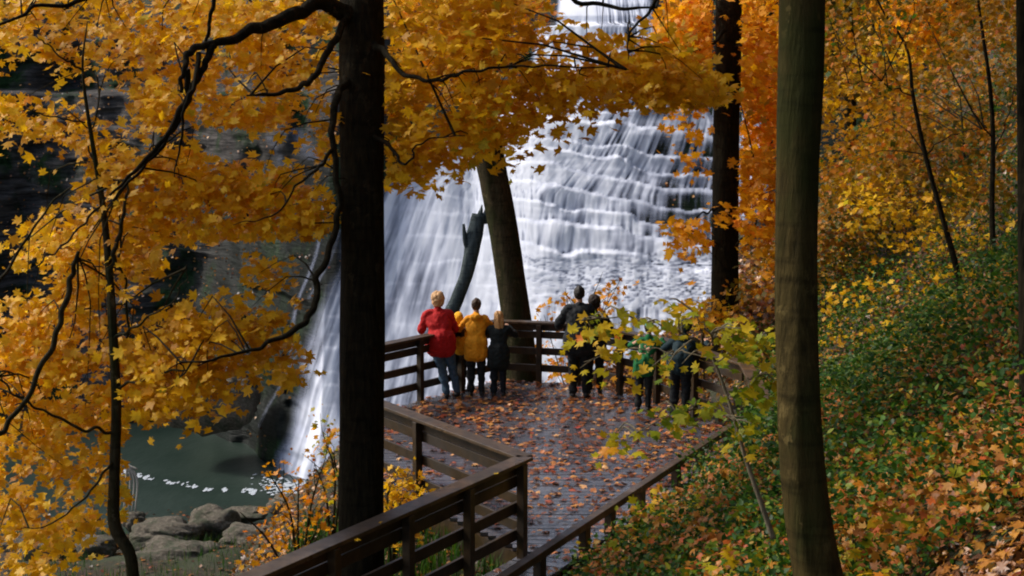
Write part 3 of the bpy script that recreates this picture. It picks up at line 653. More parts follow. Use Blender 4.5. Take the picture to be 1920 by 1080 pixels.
# sapling with big leaves in front of the deck
tree('maple_sapling', 'small maple sapling with broad green and yellow leaves spread in front of the right railing', 'sapling',
    [(1450, 1010, 9.9), (1424, 935, 9.9), (1398, 860, 9.9), (1378, 790, 9.9), (1352, 710, 9.9), (1333, 665, 9.9)], [.02, .017, .015, .013, .011, .009], M['stem_pale'],
    [([(1333, 665, 9.9), (1280, 625, 9.7), (1200, 600, 9.5), (1120, 595, 9.4), (1085, 600, 9.4)], [.009, .007, .006, .005, .003]),
     ([(1338, 672, 9.9), (1260, 660, 10.1), (1180, 655, 10.2), (1100, 680, 10.3)], [.008, .006, .005, .003]),
     ([(1333, 665, 9.9), (1330, 620, 9.6), (1290, 575, 9.5)], [.007, .006, .003]),
     ([(1340, 680, 9.9), (1400, 640, 9.8), (1445, 625, 9.7)], [.008, .006, .003]),
     ([(1378, 790, 9.9), (1320, 770, 9.6), (1250, 780, 9.4), (1160, 830, 9.3)], [.008, .006, .005, .003]),
     ([(1365, 750, 9.9), (1390, 720, 9.8), (1430, 700, 9.7)], [.007, .005, .003])],
    M['leaf_sapling'],
    [([(1085, 600), (1150, 572), (1230, 570), (1300, 585), (1330, 620), (1250, 612), (1180, 605), (1100, 640), (1085, 630)], 9.6, .25, 20, dict(gap=.2, seed=71)),
     ([(1200, 560), (1262, 548), (1330, 590), (1300, 620)], 9.5, .2, 12, dict(gap=.2, seed=72)),
     ([(1320, 590), (1400, 590), (1455, 630), (1458, 730), (1380, 680)], 9.7, .25, 34, dict(gap=.2, seed=73)),
     ([(1090, 660), (1130, 640), (1220, 650), (1330, 640), (1340, 680), (1250, 690), (1180, 700), (1080, 720)], 10.0, .25, 7, dict(gap=.25, seed=74)),
     ([(1130, 840), (1200, 780), (1290, 740), (1340, 750), (1330, 790), (1240, 800), (1160, 850)], 9.5, .2, 18, dict(gap=.2, seed=75)),
     ([(1380, 720), (1440, 690), (1450, 760), (1400, 760)], 9.7, .15, 24, dict(gap=.2, seed=76)),
     ([(1370, 790), (1410, 780), (1410, 830), (1380, 830)], 9.7, .1, 30, dict(gap=.1, seed=77))],
    .10, per=6, rx=.15, twfrac=1, maxd=.7, rz=.03, updir=(0, -.6, 1), tiltd=.45)

def shrub(name, label, cat, base, stems, lmat, regs, size, per=7, rx=.2, bark=None, group=None, shape=MAPLE, **kw):
    """several thin stems from one foot"""
    b = PG = P(*base); root = empty(name, b, label, cat, group)
    cen = np.concatenate([clusters(*r[:4], **(r[4] if len(r) > 4 else {})) for r in regs])
    ls = []
    for q in stems:
        e = P(*q); m = (b + e) / 2 + np.array([rr(-.1, .1), 0, .15 * abs(e[2] - b[2])]); ls.append(np.array([b, m, e]))
    tb = [tube(l, [.018, .012, .005], 6, 14) for l in ls] + twigs(cen, ls, .004, 1.5)
    v, f = join(tb); mesh_np('stems', v, f, bark or M['bark_mid'], root, True)
    pts = spray(cen, per, rx, .08)
    leaves('foliage', pts, size, lmat, root, shape, updir=(0, -.3, 1), **kw)
    return root
shrub('shrub', 'loose shrub with yellow-orange leaves below the left railing, before the waterfall foot', 'shrub', (560, 1130, 15.5), [(500, 880, 15.3), (560, 900, 15.5), (610, 860, 15.7), (450, 960, 15.2), (630, 960, 15.6)], M['leaf_orange'],
      [([(450, 1030), (500, 980), (500, 890), (530, 850), (540, 900), (600, 920), (635, 930), (635, 1030), (540, 1050), (440, 1060)], 15.4, .5, 26, dict(gap=.40, seed=81)),
       ([(560, 840), (630, 790), (635, 900), (590, 930)], 15.6, .3, 14, dict(gap=.35, seed=82))], .085, per=6)
shrub('shrub', 'tall yellow-green weed with sparse leaves beside the foot of the black trunk', 'shrub', (620, 1060, 16.3), [(605, 810, 16.2), (625, 850, 16.4), (590, 870, 16.2)], M['leaf_sapling'],
      [([(585, 850), (600, 770), (632, 780), (634, 950), (600, 950)], 16.3, .2, 45, dict(gap=.3, seed=83))], .085, per=4, rx=.12)
shrub('shrub', 'golden shrub glimpsed between the black trunk and the angled near railing', 'shrub', (735, 1080, 15.2), [(730, 890, 15.2), (760, 920, 15.3), (720, 940, 15.1)], M['leaf_gold'],
      [([(715, 900), (750, 885), (790, 900), (790, 950), (760, 1000), (715, 1010)], 15.3, .3, 120, dict(gap=.2, seed=84))], .09)
shrub('shrub', 'orange-leaved bush just beyond the railing behind the man in the dark jacket', 'shrub', (1080, 800, 28), [(1020, 590, 28), (1060, 540, 28), (1165, 520, 28), (1130, 510, 28)], M['leaf_orange'],
      [([(1000, 590), (1040, 540), (1090, 560), (1140, 520), (1190, 510), (1160, 560), (1110, 600), (1010, 610)], 28, .4, 42, dict(gap=.36, seed=85)),
       ([(1010, 630), (1150, 630), (1170, 720), (1020, 730)], 28, .4, 50, dict(gap=.35, seed=86))], .15, per=5, rx=.25)
shrub('shrub', 'bright yellow bush left of the straight black trunk behind the deck', 'shrub', (1320, 740, 25.3), [(1300, 580, 25.3), (1320, 565, 25.3)], M['leaf_gold'],
      [([(1290, 580), (1310, 555), (1345, 565), (1350, 615), (1295, 610)], 25.3, .3, 110, dict(gap=.15, seed=87)), ([(1190, 660), (1350, 650), (1370, 720), (1200, 730)], 26.5, .4, 60, dict(gap=.3, seed=88))], .16, per=6, rx=.25)

def rim_tree(label, px, py0, py1, wpx, d, lm, seed):
    h = (py0 - py1)
    tree('forest_tree', label, 'tree', [(px, py0 + 60, d), (px + 3, py0 - h * .4, d), (px - 2, py1, d)], [.25, .2, .1], M['bark_mid'],
         [([(px, py0 - h * .4, d), (px + wpx * .2, py0 - h * .6, d), (px + wpx * .35, py0 - h * .8, d)], [.1, .06, .02]), ([(px, py0 - h * .3, d), (px - wpx * .2, py0 - h * .5, d), (px - wpx * .35, py0 - h * .7, d)], [.1, .06, .02])],
         lm, [([(px - wpx * .5, py0 - h * .3), (px - wpx * .35, py1), (px, py1 - 40), (px + wpx * .4, py1), (px + wpx * .5, py0 - h * .3), (px, py0 - h * .1)], d, 2.0, 75, dict(gap=.3, seed=seed))],
         .36, per=7, rx=.7, rz=.3, group='golden trees along the gorge rim', shape=SIMPLE, twfrac=.05, maxd=4, updir=(0, -.6, .6), rough=.1, tsides=12)
for a in [('olive-gold tree on the rim right behind the top of the olive foreground trunk', 1590, 220, -60, 220, 44, M['leaf_olive'], 201),
          ('golden tree between the two right-hand trunks near the top edge', 1440, 200, -80, 180, 52, M['leaf_gold'], 202),
          ('orange tree at the top right, behind the saplings of the hillside', 1780, 130, -100, 280, 40, M['leaf_orange'], 203),
          ('golden tree on the rim above the left end of the main cascade', 820, 190, -60, 260, 88, M['leaf_gold'], 204),
          ('tall golden tree on the rim above the dark gorge wall', 520, 120, -120, 260, 86, M['leaf_gold'], 205),
          ('olive tree on the rim at the upper left corner', 120, 60, -160, 300, 80, M['leaf_olive'], 206)]:
    rim_tree(*a)

# ---------------------------------------------------------------- scatter on the ground
def litter_band(n, dmin, dmax, xa, xb, size, mask=None):
    d = np.exp(rr(math.log(dmin), math.log(dmax), n)); px = rr(xa, xb, n)
    X = (px - 960) / F * d; Y = d
    if mask is not None:
        k = mask(X, Y); X, Y, d = X[k], Y[k], d[k]
    Z = ground(X, Y)
    return X, Y, Z, d
hill = lambda X, Y: (X - bline(Y) > .15)
X, Y, Z, d = litter_band(60000, 5.5, 45, 700, 1990, .1, hill)
k = fbm(X * 1.6, Y * 1.6, 72, 3) + rng.normal(0, .12, len(X)) > .34; X, Y, Z, d = X[k], Y[k], Z[k], d[k]
rn = np.clip(fbm(X * .9, Y * .9, 71) * .8 + rng.normal(.12, .25, len(X)), 0, 1)
eps = .3
gx = (ground(X + eps, Y) - Z) / eps; gy = (ground(X, Y + eps) - Z) / eps
nrm = np.stack([-gx, -gy, np.ones(len(X))], 1)
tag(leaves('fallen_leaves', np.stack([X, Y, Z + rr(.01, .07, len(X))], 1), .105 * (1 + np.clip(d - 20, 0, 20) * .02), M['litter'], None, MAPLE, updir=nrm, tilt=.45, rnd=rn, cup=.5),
    kind='stuff', label='fallen orange and brown leaves covering the hillside', cat='leaves')
plat = lambda X, Y: (X - bline(Y) < .1) & (X > eline(Y) - 3.5)
X, Y, Z, d = litter_band(9000, 9, 24, 300, 1100, .1, plat)
X2, Y2, Z2, d2 = litter_band(12000, 24, 34, 950, 1450, .1, lambda X, Y: X > eline(Y) - 1)
X = np.append(X, X2); Y = np.append(Y, Y2); Z = np.append(Z, Z2)
tag(leaves('fallen_leaves', np.stack([X, Y, Z + rr(.01, .06, len(X))], 1), .1, M['litter'], None, MAPLE, tilt=.45, cup=.5), kind='stuff', label='fallen leaves on the dark ground under the railings', cat='leaves')

# green undergrowth on the slope
def undergrowth(n, dmin, dmax, xa, xb, size, thr, hmax, seed, mat, per, kind_mask=hill, rx=.16):
    X, Y, Z, d = litter_band(n, dmin, dmax, xa, xb, size, kind_mask)
    k = fbm(X * .8, Y * .8, seed, 3) > thr
    X, Y, Z = X[k], Y[k], Z[k]; h = rr(.05, hmax, len(X))
    return np.stack([X, Y, Z + h], 1)
c1 = undergrowth(4800, 8.6, 30, 1080, 1960, .1, .50, .3, 91, None, 8, lambda X, Y: X - bline(Y) > .8)
dR = lambda X, Y: X - bline(Y)
c2 = undergrowth(2600, 9, 22, 1040, 1500, .1, .30, .38, 92, None, 8, lambda X, Y: (X - bline(Y) > .7) & (X - bline(Y) < 2.4))
c3 = undergrowth(10500, 9, 34, 1400, 1990, .1, .445, .8, 93, None, 8)
c3 = c3[rng.uniform(0, 1, len(c3)) < np.clip((c3[:, 1] - 8.5) / 7, .05, 1)]
t_ = rr(0, 1, 260); c4 = np.stack([2.0 + 1.5 * t_ + rr(.05, .7, 260), 17.2 + 3.4 * t_ + rr(-.3, .3, 260), rr(.0, .55, 260)], 1)
cen = np.concatenate([c1, c2, c3, c4])
pts = spray(cen, 9, .17, .06); pts = pts[pts[:, 0] - bline(pts[:, 1]) > np.where(pts[:, 1] > 17, -.5, .45)]
tag(leaves('undergrowth', pts, .075, M['leaf_green'], None, TEAR, updir=(0, -.2, 1), tilt=.6, cup=.3), kind='stuff', label='low green leafy undergrowth on the slope', cat='undergrowth')
X, Y, Z, d = litter_band(15000, 8.6, 36, 1080, 1990, .1, lambda X, Y: X - bline(Y) > .8)
k = (fbm(X * .7, Y * .7, 191, 3) > .46) | (rng.uniform(0, 1, len(X)) < .12); X, Y, Z = X[k], Y[k], Z[k]
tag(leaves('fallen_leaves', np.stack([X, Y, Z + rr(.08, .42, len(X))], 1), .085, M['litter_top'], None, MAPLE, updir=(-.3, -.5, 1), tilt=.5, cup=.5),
    kind='stuff', label='freshly fallen orange leaves caught on top of the green undergrowth', cat='leaves')
# golden saplings and low brush breaking the edge of the green slope
cen = undergrowth(500, 16, 30, 1540, 1990, .1, .60, 1.0, 197, None, 8)
tag(leaves('brush', spray(cen, 9, .3, .08), .12, M['leaf_gold'], None, MAPLE, updir=(-.2, -.6, 1), tilt=.6), kind='stuff', label='low golden brush scattered over the green middle of the slope', cat='brush')
# larger maple-leaved seedlings near the curb
cen = undergrowth(380, 8.6, 22, 1050, 1900, .1, .52, .4, 94, None, 5, lambda X, Y: (X - bline(Y) > .5))
tag(leaves('seedlings', spray(cen, 6, .16, .04), .12, M['leaf_sapling'], None, MAPLE, updir=(0, -.5, 1), tilt=.4), kind='stuff', label='maple seedlings with yellow-green leaves on the slope', cat='seedlings')
# golden understory brush on the far hillside
cen = undergrowth(3600, 24, 50, 1380, 1960, .1, .38, 1.5, 95, None, 8)
tag(leaves('brush', spray(cen, 8, .3, .12), .13, M['leaf_olive'], None, MAPLE, updir=(-.2, -.5, 1), tilt=.7), kind='stuff', label='golden and olive brush over the upper hillside', cat='brush')
cen = undergrowth(900, 24, 40, 1380, 1480, .1, .3, 1.0, 96, None, 8, lambda X, Y: X - bline(Y) > -1.5)
tag(leaves('brush', spray(cen, 8, .3, .12), .15, M['litter'], None, MAPLE, updir=(-.2, -.5, 1), tilt=.7), kind='stuff', label='rusty brush between the two right trunks', cat='brush')

def grass(name, centres, h, mat, label):
    V = []; Fq = []; n = 0
    for c in centres:
        a = rr(0, 6.28); l = rr(.1, .5) * h; hh = h * rr(.5, 1.2); w_ = .006 + .012 * h
        t = np.array([math.cos(a), math.sin(a), 0]); s_ = np.array([-math.sin(a), math.cos(a), 0]) * w_
        p0, p1, p2 = c, c + t * l * .35 + [0, 0, hh * .65], c + t * l + [0, 0, hh]
        V += [p0 - s_, p0 + s_, p1 + s_ * .7, p1 - s_ * .7, p2]; Fq.append([n, n + 1, n + 2, n + 3]); Fq.append([n + 3, n + 2, n + 4, n + 4]); n += 5
    V = np.array(V); Fq = np.array(Fq); q = Fq[0::2]; t = Fq[1::2, :3]
    o = mesh_np(name, V, [q, t], mat, attrs={'rnd': np.repeat(rr(0, .85, len(q)), 5)}); tag(o, kind='stuff', label=label, cat='grass'); return o
gp = []
for i in range(2600):
    X = rr(-2.6, 0); Y = rr(13, 17.5); gp.append(np.array([X, Y, float(ground(X, Y))]))
grass('grass', gp, .3, M['leaf_green'], 'green grass under the near railing')
gp = []
while len(gp) < 1400:
    px, d_ = rr(-20, 520), rr(47, 62); X = (px - 960) / F * d_; Y = d_
    z = float(ground(X, Y))
    if z > POOL - .1 and fbm(X * .5, Y * .5, 12) > .43: gp.append(np.array([X, Y, z]))
grass('grass', gp, .55, M['leaf_green'], 'green weeds and grass along the near bank of the pool')

# fallen leaves on the far rocks and pool
n = 5200
i = rng.integers(0, nzc * nxc, 60000)
zz = CZ.reshape(-1)[i]; xx = CX.reshape(-1)[i]; yy = CY.reshape(-1)[i]; dn = dens.reshape(-1)[i]
k = (zz < 12) & (xx < 13) & (dn < .05) & (xx > -34); k &= (rng.uniform(0, 1, len(i)) < np.where(xx < -15, .35, .05))
pts = np.stack([xx, yy - .12, zz + .05], 1)[k][:9000]
tag(leaves('fallen_leaves', pts, .22, M['litter'], None, SIMPLE, updir=(0, -1, .8), tilt=.5), kind='stuff', label='fallen leaves caught on the rock walls of the gorge', cat='leaves')
X, Y, Z, d = litter_band(2600, 46, 66, -20, 660, .1)
Z = np.maximum(Z, POOL + .03)
tag(leaves('fallen_leaves', np.stack([X, Y, Z + rr(.03, .1, len(X))], 1)[:1500], .24, M['litter'], None, SIMPLE, tilt=.2), kind='stuff', label='fallen leaves on the pool and its bank', cat='leaves')

# ---------------------------------------------------------------- boulders
def boulder(name, px, py, wpx, hpx, d, label, seed, flat=1.0, mat=None):
    c = P(px, py, d); sx = wpx / F * d / 2; sz = hpx / F * d / 2; sy = sx * .9
    nu, nv = 40, 24
    th = np.linspace(0, 2 * math.pi, nu, endpoint=False)[None]; ph = np.linspace(0.02, math.pi - .02, nv)[:, None]
    x = np.cos(th) * np.sin(ph); y = np.sin(th) * np.sin(ph); z = np.cos(ph) * np.ones_like(th)
    r = 1 + .9 * (fbm(x * 1.5 + seed, z * 1.5 + y * 1.9, seed, 5) - .5) + .12 * (vn(x * 6 + seed, z * 6 + y * 5, seed) - .5)
    q = np.stack([np.sign(x) * np.abs(x) ** .8 * sx * r, np.sign(y) * np.abs(y) ** .8 * sy * r, np.sign(z) * np.abs(z) ** .75 * sz * r], -1).reshape(-1, 3)
    i = np.arange(nv - 1)[:, None] * nu; j = np.arange(nu)[None]; j2 = (j + 1) % nu
    f = np.stack([i + j, i + nu + j, i + nu + j2, i + j2], -1).reshape(-1, 4)
    base = np.array([c[0], c[1], c[2] - sz])
    o = mesh_np(name, q + [0, 0, sz], [f, np.arange(nu)[None], (np.arange(nu) + (nv - 1) * nu)[None][:, ::-1]], mat or M['boulder'], smooth=True)
    o.location = base; tag(o, label, 'boulder', 'boulders by the pool'); return o
for q in [(252, 978, 44, 36, 63.5, 'small round boulder at the water edge beside the crooked young trunk'),
          (400, 990, 88, 66, 62.5, 'tall mossy grey boulder on the near shore of the pool'),
          (310, 1006, 130, 52, 60.5, 'long pale flat boulder between the young trunk and the mossy boulder'),
          (345, 1050, 170, 78, 57.5, 'largest pale boulder low on the bank below the mossy one'),
          (470, 1010, 110, 50, 60.5, 'grey boulder right of the tall mossy boulder'),
          (95, 1040, 100, 56, 58, 'grey boulder in the lower left corner under the golden leaves'),
          (35, 1030, 70, 44, 59.5, 'dark boulder at the far left edge of the bank'),
          (180, 1030, 80, 44, 58.5, 'grey boulder left of the crooked young trunk'),
          (150, 975, 70, 40, 63, 'dark boulder in the shallows behind the young maple'),
          (455, 965, 90, 20, 64.5, 'low dark wet slab lying in the pool near the foam'),
          (545, 945, 80, 30, 66, 'wet rounded boulder at the foot of the cascade'),
          (600, 960, 100, 50, 64, 'brown boulder under the shrub at the cascade foot'),
          (285, 1082, 110, 50, 55.5, 'boulder cut off by the bottom edge right of the young trunk')]:
    boulder('boulder', *q, int(q[0]))
boulder('boulder', 1420, 470, 110, 120, 46, 'pale grey outcrop seen between the two right trunks', 5)
boulder('boulder', 400, 745, 170, 110, 76.5, 'pale brown slab at the far side of the pool', 9)

# driftwood roots by the pool
dw = []
for px in (232, 240, 247, 253):
    dw.append(tube([P(240, 872, 62), P(px + 4, 900, 62), P(px, 960, 61.6)], [.07, .05, .03], 5, 10))
dw.append(tube([P(222, 872, 62), P(240, 874, 62), P(258, 880, 62)], [.04, .07, .04], 5, 8))
v, f = join(dw); o = mesh_np('driftwood', v, f, plain('driftwood', (.4, .36, .3), .8, .2), smooth=True); tag(o, 'pale bleached driftwood roots standing in the pool', 'driftwood')

# ---------------------------------------------------------------- deck and railings
def xy(px, py, z): p = PZ(px, py, z); return np.array([p[0], p[1]])
A0 = xy(682, 652, 1.07); A1 = xy(932, 600, 1.07); A2 = xy(1085, 606, 1.07); A2b = xy(1232, 631, 1.07); A3 = xy(1398, 680, 1.07); A4 = xy(1447, 768, 1.07)
B0 = xy(684, 743, 1.07); B1 = xy(985, 855, 1.07); B2 = xy(440, 1092, 1.07); B3 = B1 + (B2 - B1) * 1.35
K0 = xy(1372, 795, .34); K1 = xy(1335, 822, .34); K2 = xy(938, 1082, .34); K3 = K1 + (K2 - K1) * 1.5
def strip(poly, w_, z0, z1, off=0.0):
    """mitred ribbon of width w_ along an open polyline"""
    p = [np.array(q) for q in poly]; n = len(p); Lr = [[], []]
    for i in range(n):
        ds = []
        if i > 0: ds.append((p[i] - p[i - 1]) / np.linalg.norm(p[i] - p[i - 1]))
        if i < n - 1: ds.append((p[i + 1] - p[i]) / np.linalg.norm(p[i + 1] - p[i]))
        ns = [np.array([-d[1], d[0]]) for d in ds]; m = sum(ns); m = m / np.linalg.norm(m); k = 1 / max(.35, m.dot(ns[0]))
        for s_, l in ((1, Lr[0]), (-1, Lr[1])): l.append(p[i] + m * k * (s_ * w_ / 2 + off))
    b = MB()
    for i in range(n - 1):
        q = [Lr[0][i], Lr[1][i], Lr[1][i + 1], Lr[0][i + 1]]
        V = [(x[0], x[1], z) for z in (z0, z1) for x in q]
        fs = [(3, 2, 1, 0), (4, 5, 6, 7), (1, 2, 6, 5), (3, 0, 4, 7)]
        if i == 0: fs.append((0, 1, 5, 4))
        if i == n - 2: fs.append((2, 3, 7, 6))
        b.add(V, fs)
    return b
def railing(label, poly, posts, z0=-.35, htop=1.07, boards=(.84, .55, .25), cap=.2, group='deck railings', zoff=0):
    p = [np.array(q) for q in poly]
    root = empty('deck_railing', (p[0][0], p[0][1], 0), label, 'railing', group)
    strip(p, cap, htop - .04, htop).build('top_rail', M['rail_cap'], root, .006)
    strip(p, .04, htop - .155, htop - .042).build('face_board', M['rail'], root)
    for i in range(len(p) - 1):
        a, b = p[i], p[i + 1]; d = (b - a); L_ = np.linalg.norm(d); d /= L_; nn = np.array([-d[1], d[0]])
        for z in boards:
            s_ = MB(); s_.bar((*(a + d * .06), z), (*(b - d * .06), z), .038, .12); s_.build('rail_board', M['rail'], root, .004)
        for t in posts[i]:
            c = a + (b - a) * t; q = MB(); c2 = c - nn * .07 if (nn[1] > 0) else c + nn * .07
            q.bar((*c2, z0), (*c2, htop - .045), .09, .09, (d[0], d[1], 0)); q.build('post', M['rail'], root, .005)
    return root
railing('weathered brown railing round the far end of the deck where people stand', [A0, A1, A2, A2b, A3, A4],
        [[.05, .37, .68], [.03, .53], [.03, .58], [.05, .5], [.03, .9]])
railing('dark board railing running from behind the black trunk to the pointed corner', [B0, B1], [[.04, .40]], group='deck railings')
railing('long dark railing slanting down to the bottom edge from the pointed corner', [B1, B3], [[.03, .20, .37, .55, .74, .94]], group='deck railings')
railing('short side railing hidden behind the black trunk', [A0 * .995 + B0 * .005, B0], [[.5]], group='deck railings') if False else None
# kerb rail
kr = empty('kerb_rail', (K0[0], K0[1], 0), 'low rail on short blocks along the hill side of the deck', 'railing', 'deck railings')
strip([K0, K3], .10, .26, .34).build('top_rail', M['rail_cap'], kr, .006)
for t in (.02, .13, .22, .34, .43, .50, .61, .69, .80, .88, .98):
    c = K0 + (K3 - K0) * t; q = MB(); q.bar((*c, -.1), (*c, .258), .09, .14, (*(K3 - K0), 0)); q.build('post', M['rail'], kr, .005)
dk = empty('viewing_deck', (0.5, 19, 0), 'wet grey plank viewing deck scattered with fallen leaves', 'deck')
dpoly = [A0, A1, A2, A2b, A3, A4, K0 + np.array([.1, 0]), K2 + (K0 - K2) * .28, B1, B0]
fb = MB()
def strips(poly, o, d, w_, out, gap=.016, zt=0.0):
    """planks along unit d, stacked along its normal"""
    nn = np.array([-d[1], d[0]]); q = [((p - o).dot(d), (p - o).dot(nn)) for p in poly]
    lo = min(v for _, v in q); hi = max(v for _, v in q); v = lo + w_ / 2; k = 0
    while v < hi:
        ts = []
        for i in range(len(q)):
            (u1, v1), (u2, v2) = q[i], q[(i + 1) % len(q)]
            if (v1 > v) != (v2 > v): ts.append(u1 + (u2 - u1) * (v - v1) / (v2 - v1))
        ts.sort()
        for a, b in zip(ts[::2], ts[1::2]):
            A = o + d * a + nn * v; B_ = o + d * b + nn * v; z = zt - .02 + rr(-.004, .0)
            cuts = [0.0] + ([rr(.3, .7)] if b - a > 3.5 else []) + [1.0]
            for c0, c1 in zip(cuts, cuts[1:]):
                a2 = A + (B_ - A) * c0; b2 = A + (B_ - A) * (c1 - (.002 if c1 < 1 else 0))
                out.bar((*a2, z), (*b2, z), w_ - gap, .04)
        v += w_; k += 1
strips(dpoly, np.array([0, 0.0]), np.array([1.0, 0]), .14, fb)
kd = (K2 - K0) / np.linalg.norm(K2 - K0); kn = np.array([-kd[1], kd[0]])
wk = [K2 + (K0 - K2) * .28, B1, B3, K3]
strips(wk, np.array([0, 0.0]), kn, .14, fb, zt=-.006)
fb.build('plank_floor', M['deck'], dk)
eb = MB()
for a, b in [(A0, A1), (A1, A2), (A2, A2b), (A2b, A3), (A3, A4), (B0, B1), (B1, B3), (A0, B0)]:
    eb.bar((*a, -.19), (*b, -.19), .05, .28)
eb.build('edge_beam', M['rail'], dk)
js = MB()
for t in np.linspace(-2, 3, 9): js.bar((t, 16.5 if t > 0 else 18.5, -.2), (t, 22, -.2), .05, .2)
js.build('joists', M['rail'], dk)
# leaves on the deck
X = rr(-2.6, 4.2, 14000); Y = rr(11, 25, 14000)
ok_ = inpoly(X, Y, [tuple(q) for q in dpoly]) | inpoly(X, Y, [tuple(q) for q in wk])
dens_l = .34 + .8 * (fbm(X * 1.3, Y * .9, 33, 3) - .35) + .30 * sst(20, 23, Y) - .34 * sst(18, 14, Y) + .35 * sst(1.2, 2.8, X - .15 * (Y - 18))
ok_ &= rng.uniform(0, 1, len(X)) < dens_l
X, Y = X[ok_], Y[ok_]
tag(leaves('fallen_leaves', np.stack([X, Y, rr(.008, .03, len(X))], 1), .115, M['litter_deck'], None, MAPLE, tilt=.18, cup=.5), kind='stuff', label='wet red and brown leaves strewn over the deck planks', cat='leaves')
# a few leaves lying on the near rail cap
for px, py in [(715, 978), (672, 1012), (932, 888)]:
    p = PZ(px, py, 1.085); o = leaves('fallen_leaf', [p], .09, M['leaf_gold'], None, MAPLE, tilt=.1)
    tag(o, {715: 'single yellow leaf stuck on the near rail right of the trunk', 672: 'single yellow leaf lying on the rail in front of the black trunk', 932: 'single yellow leaf near the pointed rail corner'}[px], 'leaf')

# ---------------------------------------------------------------- people
def caps(p0, r0, p1, r1, seg=14):
    """tapered capsule"""
    p0 = np.array(p0, float); p1 = np.array(p1, float); d = p1 - p0; L_ = np.linalg.norm(d) + 1e-6; d /= L_
    ref = np.array([1.0, 0, 0]) if abs(d[0]) < .8 else np.array([0, 1.0, 0])
    a = np.cross(d, ref); a /= np.linalg.norm(a); b = np.cross(d, a)
    rows = []
    for t in np.linspace(-math.pi / 2, 0, 5)[1:]: rows.append((p0 + d * r0 * math.sin(t), r0 * math.cos(t)))
    for t in np.linspace(0, math.pi / 2, 5)[:-1]: rows.append((p1 + d * r1 * math.sin(t), r1 * math.cos(t)))
    an = np.linspace(0, 2 * math.pi, seg, endpoint=False)
    V = [p0 - d * r0] + [c + r * (math.cos(x) * a + math.sin(x) * b) for c, r in rows for x in an] + [p1 + d * r1]
    fs = []; n = len(rows)
    for j in range(seg): fs.append((0, 1 + j, 1 + (j + 1) % seg))
    for i in range(n - 1):
        for j in range(seg): fs.append((1 + i * seg + j, 1 + (i + 1) * seg + j, 1 + (i + 1) * seg + (j + 1) % seg, 1 + i * seg + (j + 1) % seg))
    e = 1 + n * seg
    for j in range(seg): fs.append((1 + (n - 1) * seg + j, e, 1 + (n - 1) * seg + (j + 1) % seg))
    return V, fs
def ell(c, r, seg=18):
    V = []; fs = []; nv = 12
    for i in range(nv + 1):
        p = math.pi * i / nv
        for j in range(seg):
            t = 2 * math.pi * j / seg; V.append((c[0] + r[0] * math.sin(p) * math.cos(t), c[1] + r[1] * math.sin(p) * math.sin(t), c[2] + r[2] * math.cos(p)))
    for i in range(nv):
        for j in range(seg): fs.append((i * seg + j, i * seg + (j + 1) % seg, (i + 1) * seg + (j + 1) % seg, (i + 1) * seg + j))
    return V, fs
def fuse(name, shapes, mat, parent, vox, xf, smooth_it=6, wrinkle=0.0):
    b = MB()
    for s_ in shapes: b.add(*s_)
    me = bpy.data.meshes.new('tmp'); me.from_pydata([tuple(xf(v)) for v in b.v], [], b.f); me.update()
    t = bpy.data.objects.new('tmp', me); C.objects.link(t)
    m = t.modifiers.new('r', 'REMESH'); m.mode = 'VOXEL'; m.voxel_size = vox; m.use_smooth_shade = True
    m = t.modifiers.new('s', 'SMOOTH'); m.iterations = smooth_it; m.factor = .5
    dg = bpy.context.evaluated_depsgraph_get(); me2 = bpy.data.meshes.new_from_object(t.evaluated_get(dg), depsgraph=dg)
    bpy.data.objects.remove(t); me2.name = name; me2.materials.clear()
    if wrinkle:
        n = len(me2.vertices); co = np.empty(n * 3, np.float32); no = np.empty(n * 3, np.float32)
        me2.vertices.foreach_get('co', co); me2.vertices.foreach_get('normal', no); co = co.reshape(-1, 3); no = no.reshape(-1, 3)
        fq_ = 4 if name == 'hair' else 1
        a = (fbm(co[:, 0] * 7 * fq_ + co[:, 2] * 5, co[:, 2] * 13 - co[:, 1] * 6 * fq_, 5, 3) - .5) + .5 * np.abs(vn(co[:, 0] * 16 + co[:, 2] * 9, co[:, 2] * 12 - co[:, 0] * 10, 7) - .5)
        co += no * (a * wrinkle)[:, None]; me2.vertices.foreach_set('co', co.reshape(-1)); me2.update()
    o = link_mesh(name, me2, mat, parent, True) if parent is None else None
    if parent is not None:
        o = bpy.data.objects.new(name, me2); C.objects.link(o); me2.materials.append(mat); o.parent = parent
        me2.polygons.foreach_set('use_smooth', [True] * len(me2.polygons))
    return o
